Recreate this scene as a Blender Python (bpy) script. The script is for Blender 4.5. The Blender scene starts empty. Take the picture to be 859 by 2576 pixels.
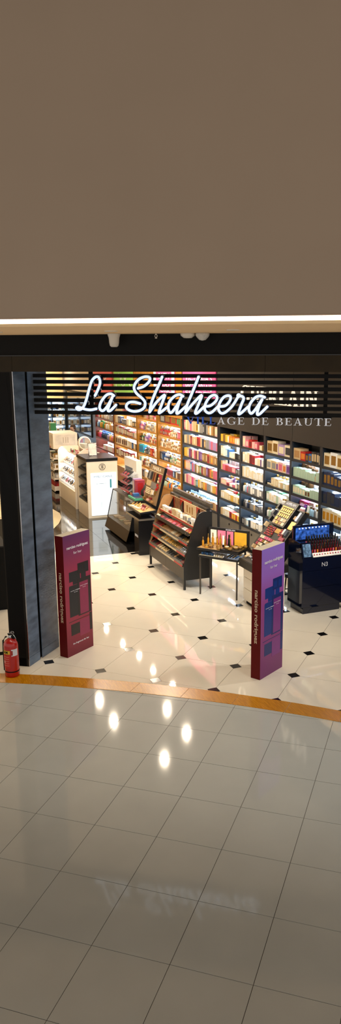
import bpy, bmesh, math, random
import numpy as np
from mathutils import Vector, Matrix
random.seed(11)
COL = bpy.context.scene.collection
SCN = bpy.context.scene

# ------------------------------------------------------------------ camera
# world: X runs along the long shelf wall (far end negative), Y points into that wall, Z up
CAM = np.array([11.314, -6.285, 3.742])
FWD = np.array([-0.90044, 0.37287, -0.22398])
RGT = np.array([0.38307, 0.92372, -0.00224])
UPV = np.array([-0.20606, 0.08782, 0.97459])
F0, PX, PY = 1880.87, 518.78, 1335.64          # focal length and principal point in photo pixels
cd = bpy.data.cameras.new('camera'); cam = bpy.data.objects.new('camera', cd); COL.objects.link(cam)
cd.sensor_width = 36; cd.lens = 36 * F0 / 2576
cd.shift_x = (429.5 - PX) / 2576; cd.shift_y = (PY - 1288) / 2576
cd.clip_end = 200
cam.matrix_world = Matrix(((RGT[0], UPV[0], -FWD[0], CAM[0]), (RGT[1], UPV[1], -FWD[1], CAM[1]), (RGT[2], UPV[2], -FWD[2], CAM[2]), (0, 0, 0, 1)))
SCN.camera = cam

# ------------------------------------------------------------------ world and exposure
wd = bpy.data.worlds.new('atrium_ambient'); SCN.world = wd; wd.use_nodes = True
wd.node_tree.nodes['Background'].inputs[0].default_value = (1.0, 0.935, 0.86, 1)
wd.node_tree.nodes['Background'].inputs[1].default_value = 0.86
vs = SCN.view_settings; vs.view_transform = 'Standard'; vs.look = 'None'; vs.gamma = 1; vs.use_curve_mapping = False
vs.exposure = 0.0
DOWN_W = 31.0        # shop downlights
LED_E = 72.0          # shelf LED strips
COVE_E = 5.0         # cove light over the shop front
TRACK_FILL_W = 150.0      # added, unseen track spotlights behind the header
SOFFIT_W = 66.0     # recessed spots in the soffit over the threshold

# ------------------------------------------------------------------ photo pixel -> direction -> a plane of the place
def ray(px, py): return FWD + (px - PX) / F0 * RGT - (py - PY) / F0 * UPV
def onp(px, py, k, v):
    d = ray(px, py); return CAM + (v - CAM[k]) / d[k] * d
def onX(px, py, v): return onp(px, py, 0, v)
def onY(px, py, v): return onp(px, py, 1, v)
def onZ(px, py, v): return onp(px, py, 2, v)
def onPl(px, py, P, n):
    d = ray(px, py); P = np.array(P, float); n = np.array(n, float); return CAM + ((P - CAM) @ n) / (d @ n) * d
def pj(P):
    d = np.array(P, float) - CAM; z = d @ FWD
    return PX + F0 * (d @ RGT) / z, PY - F0 * (d @ UPV) / z, z
# floor-tile frame of the entrance: x to the right, y away
WD = np.array([-0.6997, 0.7144]); WN = np.array([0.7144, 0.6997]); B0 = np.array([-3.426, 12.481])
def G(x, y, z=0.0):
    p = np.array([x, y]) - B0; return (float(-(p @ WD)), float(p @ WN), z)
def Gdir(x, y): p = np.array([x, y]); return np.array([-(p @ WD), p @ WN, 0.0])
PHI = 0.19
FA = Gdir(math.cos(PHI), math.sin(PHI)); FN = Gdir(-math.sin(PHI), math.cos(PHI))   # along the shop front / into the shop
FROT = math.atan2(FA[1], FA[0])
P1 = np.array(G(-5.307, 7.275))                                                       # pillar front corner

# ------------------------------------------------------------------ materials
def lin(c):
    if isinstance(c, str): c = [int(c[i:i + 2], 16) / 255 for i in (0, 2, 4)]
    return tuple(x / 12.92 if x <= .04045 else ((x + .055) / 1.055) ** 2.4 for x in c)
MATS = {}
def mat(name, col, rough=.5, metal=0., emit=0., ecol=None, vary=.06, scale=12., spec=.5, bump=0., bscale=60., trans=0., coat=0., stretch=None, alpha=1.):
    if name in MATS: return MATS[name]
    m = bpy.data.materials.new(name); m.use_nodes = True; nt = m.node_tree; b = nt.nodes['Principled BSDF']
    c = lin(col); co = nt.nodes.new('ShaderNodeTexCoord')
    src = co.outputs['Object']
    if stretch:
        mp = nt.nodes.new('ShaderNodeMapping'); mp.inputs['Scale'].default_value = stretch; nt.links.new(src, mp.inputs[0]); src = mp.outputs[0]
    if vary:
        n = nt.nodes.new('ShaderNodeTexNoise'); n.inputs['Scale'].default_value = scale; n.inputs['Detail'].default_value = 3
        nt.links.new(src, n.inputs['Vector'])
        r = nt.nodes.new('ShaderNodeValToRGB'); r.color_ramp.elements[0].position = .3; r.color_ramp.elements[1].position = .7
        r.color_ramp.elements[0].color = tuple(x * (1 - vary) for x in c) + (1,); r.color_ramp.elements[1].color = tuple(min(1, x * (1 + vary)) for x in c) + (1,)
        nt.links.new(n.outputs['Fac'], r.inputs[0]); nt.links.new(r.outputs[0], b.inputs['Base Color'])
    else: b.inputs['Base Color'].default_value = c + (1,)
    b.inputs['Roughness'].default_value = rough; b.inputs['Metallic'].default_value = metal
    b.inputs['Specular IOR Level'].default_value = spec
    b.inputs['Transmission Weight'].default_value = trans; b.inputs['Coat Weight'].default_value = coat
    b.inputs['Alpha'].default_value = alpha
    if emit:
        b.inputs['Emission Color'].default_value = lin(ecol or col) + (1,); b.inputs['Emission Strength'].default_value = emit
    if bump:
        n2 = nt.nodes.new('ShaderNodeTexNoise'); n2.inputs['Scale'].default_value = bscale; n2.inputs['Detail'].default_value = 4
        nt.links.new(src, n2.inputs['Vector'])
        bp = nt.nodes.new('ShaderNodeBump'); bp.inputs['Strength'].default_value = bump; bp.inputs['Distance'].default_value = .01
        nt.links.new(n2.outputs['Fac'], bp.inputs['Height']); nt.links.new(bp.outputs[0], b.inputs['Normal'])
    MATS[name] = m; return m
def wood(name, c1, c2, rough=.4, stretch=(1, 14, 14), scale=3.):
    if name in MATS: return MATS[name]
    m = mat(name, c1, rough, vary=0); nt = m.node_tree; b = nt.nodes['Principled BSDF']
    co = nt.nodes.new('ShaderNodeTexCoord'); mp = nt.nodes.new('ShaderNodeMapping'); mp.inputs['Scale'].default_value = stretch
    n = nt.nodes.new('ShaderNodeTexNoise'); n.inputs['Scale'].default_value = scale; n.inputs['Detail'].default_value = 6; n.inputs['Distortion'].default_value = .6
    r = nt.nodes.new('ShaderNodeValToRGB'); r.color_ramp.elements[0].color = lin(c1) + (1,); r.color_ramp.elements[1].color = lin(c2) + (1,)
    r.color_ramp.elements[0].position = .35; r.color_ramp.elements[1].position = .68
    nt.links.new(co.outputs['Object'], mp.inputs[0]); nt.links.new(mp.outputs[0], n.inputs['Vector']); nt.links.new(n.outputs['Fac'], r.inputs[0]); nt.links.new(r.outputs[0], b.inputs['Base Color'])
    return m

# ------------------------------------------------------------------ mesh builder
class MB:
    def __init__(s): s.v = []; s.f = []; s.m = []; s.sm = []
    def face(s, pts, m=0, smooth=False):
        k = len(s.v); s.v += [tuple(map(float, p)) for p in pts]; s.f.append(tuple(range(k, k + len(pts)))); s.m.append(m); s.sm.append(smooth)
    def box(s, x0, x1, y0, y1, z0, z1, m=0):
        s.prism([(x0, y0, z0), (x1, y0, z0), (x1, y1, z0), (x0, y1, z0)], (0, 0, z1 - z0), m); return s
    def prism(s, pts, ext, m=0):
        k = len(s.v); n = len(pts); e = np.array(ext, float)
        s.v += [tuple(map(float, p)) for p in pts] + [tuple(map(float, np.array(p, float) + e)) for p in pts]
        fs = [tuple(range(k + n - 1, k - 1, -1)), tuple(range(k + n, k + 2 * n))] + [(k + i, k + (i + 1) % n, k + n + (i + 1) % n, k + n + i) for i in range(n)]
        s.f += fs; s.m += [m] * len(fs); s.sm += [False] * len(fs); return s
    def lathe(s, prof, c=(0, 0, 0), seg=12, m=0, axis='z', smooth=True):
        k = len(s.v)
        for r, z in prof:
            for i in range(seg):
                a = 2 * math.pi * i / seg; p = (r * math.cos(a), r * math.sin(a), z)
                if axis == 'y': p = (p[0], -p[2], p[1])
                if axis == 'x': p = (p[2], p[0], p[1])
                s.v.append((p[0] + c[0], p[1] + c[1], p[2] + c[2]))
        for j in range(len(prof) - 1):
            for i in range(seg):
                s.f.append((k + j * seg + i, k + j * seg + (i + 1) % seg, k + (j + 1) * seg + (i + 1) % seg, k + (j + 1) * seg + i)); s.m.append(m); s.sm.append(smooth)
        s.f.append(tuple(k + i for i in range(seg - 1, -1, -1))); s.f.append(tuple(k + (len(prof) - 1) * seg + i for i in range(seg))); s.m += [m, m]; s.sm += [False, False]; return s
    def tube(s, pts, r, seg=8, m=0, closed=False):
        pts = [np.array(p, float) for p in pts]; k = len(s.v); n = len(pts)
        for i, p in enumerate(pts):
            a = pts[(i - 1) % n] if (i or closed) else p; b = pts[(i + 1) % n] if (i < n - 1 or closed) else p
            t = (b - a) / (np.linalg.norm(b - a) + 1e-9); h = np.array([0, 0, 1.]) if abs(t[2]) < .9 else np.array([1., 0, 0])
            u = np.cross(t, h); u /= np.linalg.norm(u); w = np.cross(t, u); rr = r[i] if isinstance(r, (list, tuple)) else r
            for q in range(seg):
                an = 2 * math.pi * q / seg; s.v.append(tuple(p + rr * (math.cos(an) * u + math.sin(an) * w)))
        for i in range(n if closed else n - 1):
            for q in range(seg):
                i2 = (i + 1) % n; s.f.append((k + i * seg + q, k + i * seg + (q + 1) % seg, k + i2 * seg + (q + 1) % seg, k + i2 * seg + q)); s.m.append(m); s.sm.append(True)
        if not closed:
            s.f.append(tuple(k + q for q in range(seg))); s.f.append(tuple(k + (n - 1) * seg + q for q in range(seg - 1, -1, -1))); s.m += [m, m]; s.sm += [False, False]
        return s
    def rbox(s, cx, cy, cz, hx, hy, hz, tilt=0., m=0):           # box centred at c, tilted about X
        ct, st = math.cos(tilt), math.sin(tilt); k = len(s.v)
        for dz in (-hz, hz):
            for dx, dy in ((-hx, -hy), (hx, -hy), (hx, hy), (-hx, hy)):
                s.v.append((cx + dx, cy + dy * ct - dz * st, cz + dy * st + dz * ct))
        fs = [(3, 2, 1, 0), (4, 5, 6, 7), (0, 1, 5, 4), (1, 2, 6, 5), (2, 3, 7, 6), (3, 0, 4, 7)]
        s.f += [tuple(k + i for i in q) for q in fs]; s.m += [m] * 6; s.sm += [False] * 6; return s
    def mesh(s, name, mats, inv=None, bevel=0., fixn=True):
        me = bpy.data.meshes.new(name); vv = s.v if inv is None else [tuple(inv @ Vector(p)) for p in s.v]
        me.from_pydata(vv, [], s.f)
        for m in mats: me.materials.append(m)
        me.polygons.foreach_set('material_index', s.m); me.polygons.foreach_set('use_smooth', s.sm)
        if fixn or bevel:
            bm = bmesh.new(); bm.from_mesh(me)
            if bevel:
                bmesh.ops.remove_doubles(bm, verts=bm.verts, dist=1e-5)
                bmesh.ops.bevel(bm, geom=[e for e in bm.edges if len(e.link_faces) == 2 and e.calc_face_angle(0) > .6], offset=bevel, segments=2, affect='EDGES', clamp_overlap=True)
            bmesh.ops.recalc_face_normals(bm, faces=bm.faces); bm.to_mesh(me); bm.free()
        me.update(); return me
    def build(s, name, mats, parent=None, world=True, bevel=0., label=None, **kw):
        if not isinstance(mats, (list, tuple)): mats = [mats]
        inv = None
        if parent is not None and world: inv = wm(parent).inverted()
        o = bpy.data.objects.new(name, s.mesh(name, mats, inv, bevel)); COL.objects.link(o); o.parent = parent
        if label: o['label'] = label
        for k, v in kw.items(): o[k] = v
        return o
def wm(o):
    m = Matrix.Translation(o.location) @ o.rotation_euler.to_matrix().to_4x4()
    return wm(o.parent) @ m if o.parent else m
def thing(name, label, cat, loc=(0, 0, 0), rz=0., group=None, kind=None):
    o = bpy.data.objects.new(name, None); COL.objects.link(o); o.location = loc; o.rotation_euler = (0, 0, rz); o.empty_display_size = .1
    o['label'] = label
    if cat: o['category'] = cat
    if group: o['group'] = group
    if kind: o['kind'] = kind
    return o
def tag(o, label, cat=None, group=None, kind=None):
    o['label'] = label
    if cat: o['category'] = cat
    if group: o['group'] = group
    if kind: o['kind'] = kind
    return o
def top(mb, name, mats, label, cat, group=None, kind=None, bevel=0.):
    """one-mesh thing built in world coordinates, origin moved to its base"""
    v = np.array(mb.v); b = (float((v[:, 0].min() + v[:, 0].max()) / 2), float((v[:, 1].min() + v[:, 1].max()) / 2), float(v[:, 2].min()))
    if not isinstance(mats, (list, tuple)): mats = [mats]
    o = bpy.data.objects.new(name, mb.mesh(name, mats, Matrix.Translation(b).inverted(), bevel)); COL.objects.link(o); o.location = b
    return tag(o, label, cat, group, kind)
def clip(poly, nx, ny, c):
    out = []
    for i in range(len(poly)):
        a, b = poly[i], poly[(i + 1) % len(poly)]; da = nx * a[0] + ny * a[1] - c; db = nx * b[0] + ny * b[1] - c
        if da >= 0: out.append(a)
        if (da > 0) != (db > 0) and abs(da - db) > 1e-12:
            t = da / (da - db); out.append((a[0] + t * (b[0] - a[0]), a[1] + t * (b[1] - a[1])))
    o2 = []
    for p in out:
        if not o2 or math.hypot(p[0] - o2[-1][0], p[1] - o2[-1][1]) > 1e-3: o2.append(p)
    if len(o2) > 2 and math.hypot(o2[0][0] - o2[-1][0], o2[0][1] - o2[-1][1]) < 1e-3: o2.pop()
    return o2
def area(poly): return abs(sum(poly[i][0] * poly[(i + 1) % len(poly)][1] - poly[(i + 1) % len(poly)][0] * poly[i][1] for i in range(len(poly)))) / 2
def text_obj(s, size, name, m, M, parent, depth=.002, off=0., shear=0., space=1., label=None, align='CENTER', width=None):
    """flat lettering; M maps text plane (x right, y up, z out) into the world"""
    cu = bpy.data.curves.new(name, 'FONT'); cu.body = s; cu.size = size; cu.extrude = depth; cu.offset = off; cu.shear = shear; cu.space_character = space
    cu.align_x = align; cu.align_y = 'CENTER'; cu.resolution_u = 3
    o = bpy.data.objects.new(name, cu); COL.objects.link(o)
    me = bpy.data.meshes.new_from_object(o.evaluated_get(bpy.context.evaluated_depsgraph_get()))
    bpy.data.objects.remove(o)
    if width:
        xs = [v.co.x for v in me.vertices]; k = width / (max(xs) - min(xs)); me.transform(Matrix.Diagonal((k, 1, 1, 1)))
    me.transform((wm(parent).inverted() if parent is not None else Matrix()) @ M)
    me.materials.clear(); me.materials.append(m); me.name = name
    r = bpy.data.objects.new(name, me); COL.objects.link(r); r.parent = parent
    if label: r['label'] = label
    return r
def frame(o, x, y):      # matrix with origin o, x axis, y axis
    x = Vector(x).normalized(); y = Vector(y).normalized(); z = x.cross(y)
    return Matrix(((x[0], y[0], z[0], o[0]), (x[1], y[1], z[1], o[1]), (x[2], y[2], z[2], o[2]), (0, 0, 0, 1)))
ORD = ['zeroth', 'first', 'second', 'third', 'fourth', 'fifth', 'sixth', 'seventh', 'eighth', 'ninth', 'tenth', 'eleventh', 'twelfth', 'thirteenth', 'fourteenth', 'fifteenth', 'sixteenth', 'seventeenth', 'eighteenth', 'nineteenth', 'twentieth'] + ['%d%s' % (n, {1: 'st', 2: 'nd', 3: 'rd'}.get(n % 10, 'th')) for n in range(21, 60)]

# ================================================================== STRUCTURE
M_mall = mat('mall_tile_beige', 'C0C0B8', .06, vary=.035, scale=2.2, spec=.5)
M_shopt = mat('shop_tile_ivory', 'F0E5D0', .035, vary=.025, scale=2.5, spec=.5)
M_dot = mat('black_tile_dot', '15130f', .12, vary=.1)
M_grout = mat('grout_brown', '5f564b', .8)
M_blackfl = mat('polished_black_tile', '1d1a18', .07, vary=.2, scale=4, spec=.6)
M_cream = mat('cream_floor', 'EAD9B4', .15, vary=.03)
M_thr = wood('threshold_oak', 'B47408', 'D69016', .25, (2.5, 30, 30), 4)
M_slate = mat('dark_slate', '63758c', .27, vary=.35, scale=3, bump=.25, bscale=18, stretch=(1, 1, 3.0), spec=.6)
M_pfront = mat('pillar_brown_stone', '191309', .6, spec=.25, vary=.2, scale=5, bump=.15, bscale=30)
M_black = mat('matt_black', '070605', .6, vary=.1, spec=.2)
M_satin = mat('satin_black', '121113', .28, vary=.1)
M_gloss = mat('gloss_black', '081026', .06, vary=.1, spec=.7)  # navy in the base colour stands in for bluish reflections on black
M_plaster = mat('painted_plaster', 'A38E79', .85, vary=.02, scale=1.3)
M_soffit = mat('soffit_tan', 'F5D2A0', .8, vary=.02)
M_steel = mat('steel', 'B9B9BC', .2, 1.0, vary=.05)
M_chrome = mat('chrome', 'D0D3DA', .08, 1.0, vary=.03)
M_white = mat('white_lacquer', 'F0EBE0', .3, vary=.02)
M_wallbeige = mat('beige_wall_paint', 'D8B884', .8, vary=.03)

# --- wooden threshold band: edges fitted as curves in the tile frame
tp = [(-5.518, 6.957), (-5.158, 7.061), (-4.734, 7.191), (-4.306, 7.261), (-4.016, 7.32), (-3.425, 7.394), (-2.931, 7.451), (-2.431, 7.503), (-1.813, 7.51), (-1.479, 7.508)]
bt = [(-5.353, 6.738), (-4.891, 6.877), (-4.411, 6.98), (-3.841, 7.09), (-3.314, 7.153), (-2.829, 7.192), (-2.338, 7.219), (-1.631, 7.258), (-1.384, 7.26)]
ct = np.polyfit(*zip(*tp), 2); cb = np.polyfit(*zip(*bt), 2)
def thr(c, x):
    if x > -1.4: return float(np.polyval(c, -1.4) + 0.0 * (x + 1.4))
    if x < -6: return float(np.polyval(c, -6) + np.polyval(np.polyder(c), -6) * (x + 6))
    return float(np.polyval(c, x))
thm = lambda x: (thr(ct, x) + thr(cb, x)) / 2
tr = thing('trim_1', 'curved honey oak threshold band between mall and shop floors', None, G(-3.4, 7.3), kind='structure')
xs = np.linspace(-8.6, 1.6, 18)
for i in range(17):
    a, b = xs[i] + .002, xs[i + 1] - .002; m = MB(); q = [a + (b - a) * k / 4 for k in range(5)]
    poly = [G(x, thr(cb, x), -.01) for x in q] + [G(x, thr(ct, x), -.01) for x in reversed(q)]
    m.prism(poly, (0, 0, .014)); m.build('plank', M_thr, tr)

# --- mall floor tiles
SC = .9086; mo = np.array([-3.9487 * SC, 7.1167 * SC]); ta, tb = .6 * SC, .6 * 1.094 * SC; c_, s_ = math.cos(.0821), math.sin(.0821)
def mt(i, j): return (mo[0] + c_ * i * ta + s_ * j * tb, mo[1] - c_ * j * tb + s_ * i * ta)
flo = thing('floor', 'large polished beige square tiles of the mall walkway', None, G(-2, 4), kind='structure')
m = MB(); m.prism([G(-9, 1.0, -.03), G(4, 1.0, -.03), G(4, 7.6, -.03), G(-9, 7.0, -.03)], (0, 0, .027)); m.build('grout_bed', M_grout, flo)
g = .0022
def tile(poly, name, mtl, par, z=0., th=.012):
    m = MB(); m.prism([G(x, y, z - th) for x, y in poly], (0, 0, th)); return m.build(name, mtl, par)
for i in range(-6, 9):
    for j in range(-3, 8):
        a = [mt(i, j + 1), mt(i + 1, j + 1), mt(i + 1, j), mt(i, j)]; cc = np.mean(a, 0)
        a = [tuple(np.array(p) + (cc - p) / np.linalg.norm(cc - p) * g * 1.41) for p in a]
        x0 = cc[0]; sl = (thm(x0 + .2) - thm(x0 - .2)) / .4
        a = clip(a, sl, -1, sl * x0 - thm(x0))
        if len(a) < 3 or area(a) < .004: continue
        u = [pj(G(*p)) for p in a]
        if all(q[0] < -350 or q[0] > 1200 or q[2] < 1 or q[1] > 3100 for q in u): continue
        tile(a, 'tile', M_mall, flo)

# --- shop floor: ivory tiles with clipped corners and black dots
so = np.array([-4.8621 * SC, 8.2431 * SC]); sp = .8254 * SC; dh = .082
sf = thing('floor', 'ivory shop floor tiles with small black diamond insets', None, G(-4, 9), kind='structure')
m = MB(); m.prism([G(-9, 6.9, -.03), G(2.5, 6.9, -.03), G(2.5, 16.5, -.03), G(-9, 16.5, -.03)], (0, 0, .026)); m.build('grout_bed', M_grout, sf)
edge = G(-7.357, 12.216)[0]                        # black floor begins beyond this X
for p in range(-9, 8):
    for q in range(-3, 10):
        x, y = so[0] + p * sp, so[1] + q * sp
        for kind in (0, 1):
            if kind == 0: a = [(x + dh, y + g), (x + sp - dh, y + g), (x + sp - g, y + dh), (x + sp - g, y + sp - dh), (x + sp - dh, y + sp - g), (x + dh, y + sp - g), (x + g, y + sp - dh), (x + g, y + dh)]
            else: a = [(x - dh + g, y), (x, y - dh + g), (x + dh - g, y), (x, y + dh - g)]
            x0 = np.mean([k[0] for k in a]); sl = (thm(x0 + .2) - thm(x0 - .2)) / .4
            a = clip(a, -sl, 1, -sl * x0 + thm(x0))
            # keep X > edge and Y < -0.02 : X = -(P-B0).WD, Y = (P-B0).WN
            if len(a) > 2: a = clip(a, -WD[0], -WD[1], edge - B0 @ WD)
            if len(a) > 2: a = clip(a, -WN[0], -WN[1], .02 - B0 @ WN)
            if len(a) < 3 or area(a) < .002: continue
            u = [pj(G(*k)) for k in a]
            if all(k[0] < -350 or k[0] > 1200 for k in u): continue
            tile(a, 'tile' if kind == 0 else 'black_inset', M_shopt if kind == 0 else M_dot, sf)

# --- polished black floor deeper in the shop
bf = thing('floor', 'polished black floor tiles around the make-up counters', None, (-6, -3, 0), kind='structure')
m = MB(); m.box(-18.6, edge - .002, -8, .42, -.03, -.004); m.build('grout_bed', M_black, bf)
tm = None
for i in range(15):
    for j in range(9):
        x1, y1 = edge - .004 - i * .6, -.02 - j * .6
        if tm is None: tm = MB().box(-.298, .298, -.298, .298, -.012, 0).mesh('tile', [M_blackfl])
        o = bpy.data.objects.new('tile', tm); COL.objects.link(o); o.parent = bf; o.location = (x1 - .3 + 6, y1 - .3 + 3, 0)
MB().box(-18.6, edge - .004 - 9.0, -5.42, -.02, -.012, 0).build('floor_slab', M_blackfl, bf)
MB().box(-18.6, edge - .004, -8, -5.42, -.012, 0).build('floor_slab', M_blackfl, bf)
cr = [(-12.5, -3.7), (-9, -3.0), (-7.8, -2.74), (-7.0, -2.66), (-6.44, -2.73), (-5.8, -2.93), (-5.19, -3.2), (-4.4, -3.4), (-3.745, -3.49), (-2.56, -3.62), (-2.56, -7.9), (-12.5, -7.9)]
m = MB(); m.prism([(x, y, -.002) for x, y in cr], (0, 0, .005)); top(m, 'floor', M_cream, 'cream floor inlay with a rounded edge behind the pillar', None, kind='structure')

# --- shop shell
m = MB(); m.box(-18.6, 6, .42, .6, 0, 4.0); top(m, 'wall_right', mat('dark_panel_wall', '4a4038', .6, vary=.05), 'long dark panelled wall behind the lit shelf bays', None, kind='structure')
m = MB(); m.box(-18.8, -18.6, -8, .6, 0, 4.0); top(m, 'wall_back', M_wallbeige, 'beige far wall at the end of the shop', None, kind='structure')
m = MB(); m.box(-18.6, -1.0, -8.2, -8, 0, 4.0); top(m, 'wall_left', M_wallbeige, 'beige side wall on the far side of the shop', None, kind='structure')
Pb = P1 + FN * .70
fl_ = lambda t: tuple((Pb + FA * t)[:2])
m = MB(); m.prism([(-18.6, .42, 3.9), (-18.6, -8, 3.9), fl_(-3.6) + (3.9,), fl_(6.5) + (3.9,)], (0, 0, .08)); top(m, 'ceiling', mat('shop_ceiling', 'D9D2C6', .8), 'plain shop ceiling with recessed downlights', None, kind='structure')
# dark fascia over the grey bays, wood fascia over the oak bays, black panel beyond
M_fas = mat('charcoal_fascia', '261f1a', .55, vary=.04, scale=3)
M_oak = wood('oak_veneer', 'A26A1C', 'BE8636', .4, (12, 2, 2), 2.5)
M_oakv = wood('oak_post', '9A6414', 'B47C2A', .4, (9, 9, 1.2), 3)
M_red = wood('mahogany', '5a2412', '7c3419', .35, (12, 3, 3), 2.5)
tf = thing('trim_2', 'charcoal fascia panels above the grey shelf bays', None, (0, .1, 2.37), kind='structure')
for a, b in ((-3.15, -1.04), (-1.035, .05), (.055, 2.0), (2.005, 5.6)): MB().box(a, b - .005, -.02, .40, 2.37, 3.88).build('panel', M_fas, tf)
MB().box(-5.3, -3.16, .0, .40, 2.44, 3.88).build('panel', M_fas, tf)
tw = thing('trim_3', 'oak fascia above the wooden shelf bays', None, (-8, .1, 2.4), kind='structure')
for a, b in ((-13.6, -11.27), (-11.26, -8.88), (-8.87, -7.12), (-7.11, -5.31)): MB().box(a, b - .01, .0, .40, 2.36, 3.88).build('panel', M_oak, tw)
tk = thing('wall_panel', 'gloss black wall panelling beyond the last shelf bay', None, (-16, .2, 0), kind='structure')
MB().box(-18.5, -13.66, .02, .41, 0, 3.88).build('panel', M_satin, tk)
MB().box(-17.9, -14.2, .0, .03, 1.15, 2.55).build('glass_panel', mat('smoked_glass', '2c2a2a', .05, spec=.8), tk)
m = MB()
for a, b, c, d in ((-17.95, -14.15, 2.55, 2.6), (-17.95, -14.15, 1.1, 1.15), (-17.95, -17.9, 1.15, 2.55), (-14.2, -14.15, 1.15, 2.55)): m.box(a, b, -.01, .03, c, d)
m.build('frame', M_black, tk)
MB().box(-18.5, -13.66, .0, .03, 2.62, 3.5).build('grey_panel', mat('grey_glaze', '8d8780', .3), tk)

# --- wall end pillar of the shop front
PB = thing('wall_front', 'dark slate-clad wall end at the left of the shop entrance', None, tuple(P1), FROT, kind='structure')
def fbox(par, name, mtl, a0, a1, d0, d1, z0, z1, bevel=0.):      # local: a along shop front, d into shop
    return MB().box(a0, a1, d0, d1, z0, z1).build(name, mtl, par, world=False, bevel=bevel)
fbox(PB, 'front_cladding', M_pfront, -.25, -.004, 0, .012, .115, 3.607)
fbox(PB, 'front_plinth', M_pfront, -.25, -.004, 0, .012, 0, .11)
fbox(PB, 'core', M_black, -.25, -.012, .012, .66, 0, 3.607)
fbox(PB, 'edge_strip', M_steel, -.006, .002, -.003, .004, 0, 3.607)
# the reveal runs straight into the shop along the tile direction, so it is sheared against the front
rv = np.array(G(-5.335, 7.976)) - P1; rv /= np.linalg.norm(rv)
def rev(name, d0, d1, z0, z1, th=.008):
    a, b = P1 + rv * d0, P1 + rv * d1; n = -FA * th
    m = MB(); m.prism([(a[0], a[1], z0), (b[0], b[1], z0), (b[0] + n[0], b[1] + n[1], z0), (a[0] + n[0], a[1] + n[1], z0)], (0, 0, z1 - z0)); return m.build(name, M_slate, PB)
for d0, d1 in ((.006, .25), (.305, .72)):
    rev('slate_cladding', d0, d1, .117, 3.607); rev('slate_plinth', d0, d1, 0, .113)
a, b = P1 + rv * .0 - FA * .035, P1 + rv * .72 - FA * .035
m = MB(); m.prism([(a[0], a[1], 0), (b[0], b[1], 0), (b[0] - FA[0] * .2, b[1] - FA[1] * .2, 0), (a[0] - FA[0] * .2, a[1] - FA[1] * .2, 0)], (0, 0, 3.6)); m.build('groove_backing', M_black, PB)

# --- header over the entrance, soffit, cove, fascia of the floor above
HD = thing('wall_front', 'dark stone header spanning above the shop entrance', None, tuple(P1 + np.array([0, 0, 3.6])), FROT, kind='structure')
M_head = mat('header_brown_stone', '2a210f', .6, spec=.25, vary=.18, scale=4, bump=.12, bscale=40)
def hb(name, mtl, a0, a1, d0, d1, z0, z1): return fbox(HD, name, mtl, a0, a1, d0, d1, z0 - 3.6, z1 - 3.6)
for a in (-6.0, -3.0, 0.0, 1.45, 2.9, 4.35, 5.8): hb('header_slab', M_head, a + (.0015), a + (3.0 if a < 0 else 1.45) - .0015, 0, .3, 3.607, 3.78)
hb('black_band', M_black, -6, 8.5, .02, .3, 3.782, 4.012)
hb('black_band_lip', M_satin, -6, 8.5, -.008, .02, 3.779, 3.79)
s1 = onZ(0, 820.5, 4.012); s2 = onZ(859, 815, 4.012)
dep = float(np.mean([(s - P1) @ FN for s in (s1, s2)]))                        # soffit front edge, negative = in front of the header
SF = thing('ceiling', 'tan painted soffit in front of the shop header', None, tuple(P1 + np.array([0, 0, 4.0])), FROT, kind='structure')
def sfb(name, mtl, a0, a1, d0, d1, z0, z1, **k): return MB().box(a0, a1, d0, d1, z0 - 4.0, z1 - 4.0).build(name, mtl, SF, world=False, **k)
sfb('soffit_board', M_soffit, -9, 11, dep, .02, 4.012, 4.03)
zt = float(onPl(430, 797.5, P1 + FN * (dep - .02), FN)[2])
M_cove = mat('cove_light', 'FFF4E2', .5, emit=COVE_E, ecol='FFF1DC', vary=0)
sfb('cove_light_strip', M_cove, -9, 11, dep + .03, dep + .06, 4.034, zt + .02, label='glowing warm white cove strip')
sfb('cove_lip', M_soffit, -9, 11, dep, dep + .012, 4.03, 4.036)
sfb('cove_top', M_plaster, -9, 11, dep, .02, zt + .05, zt + .08)
UF = thing('wall_upper', 'broad beige plaster bulkhead above the cove light', None, tuple(P1 + FN * dep + np.array([0, 0, zt])), FROT, kind='structure')
MB().box(-9, 11, -.03, .12, 0, 6.5).build('plaster_face', M_plaster, UF, world=False, bevel=.01)
MC = thing('ceiling', 'unseen mall ceiling slab, added to darken bulkhead and walkway', None, tuple(P1 + FN * dep + np.array([0, 0, 7.25])), FROT, kind='structure')
MB().box(-13, 15, -11, -.03, 0, .1).build('shade_board', mat('mall_ceiling_shade', '5e564c', .8), MC, world=False)  # slab out of view, added to shade the bulkhead top and floor
print('soffit depth', dep, 'bulkhead bottom', zt)

# things hanging below the soffit
def hang(px, y0, y1, prof, name, label, cat, mtl):
    P = onPl(px, y0, P1 - FN * .12, FN); h = 4.012 - float(onPl(px, y1, P1 - FN * .12, FN)[2])
    m = MB(); m.lathe([(r * h, -z * h) for r, z in prof], (P[0], P[1], 4.012), 16); return top(m, name, mtl, label, cat)
M_plast = mat('white_plastic', 'D8D2C6', .35, vary=.03)
hang(287, 845, 873, [(.52, 0), (.50, .06), (.42, .3), (.38, .7), (.34, .9), (.22, 1.0)], 'ceiling_speaker', 'white bell-shaped device hanging under the soffit', 'device', M_plast)
hang(473, 843, 851, [(1.5, 0), (1.4, .5), (.8, .95), (.3, 1.0)], 'smoke_detector', 'flat white disc detector beside the faceted one on soffit', 'detector', M_plast)
hang(510, 843, 857, [(.95, 0), (.95, .3), (.8, .55), (.45, .9), (.1, 1.0)], 'dome_camera', 'faceted clear dome camera below the soffit', 'camera', mat('cloudy_plastic', 'C9C6C0', .15, vary=.1, scale=30))
P = onPl(393, 845, P1 - FN * .12, FN); m = MB()
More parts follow.
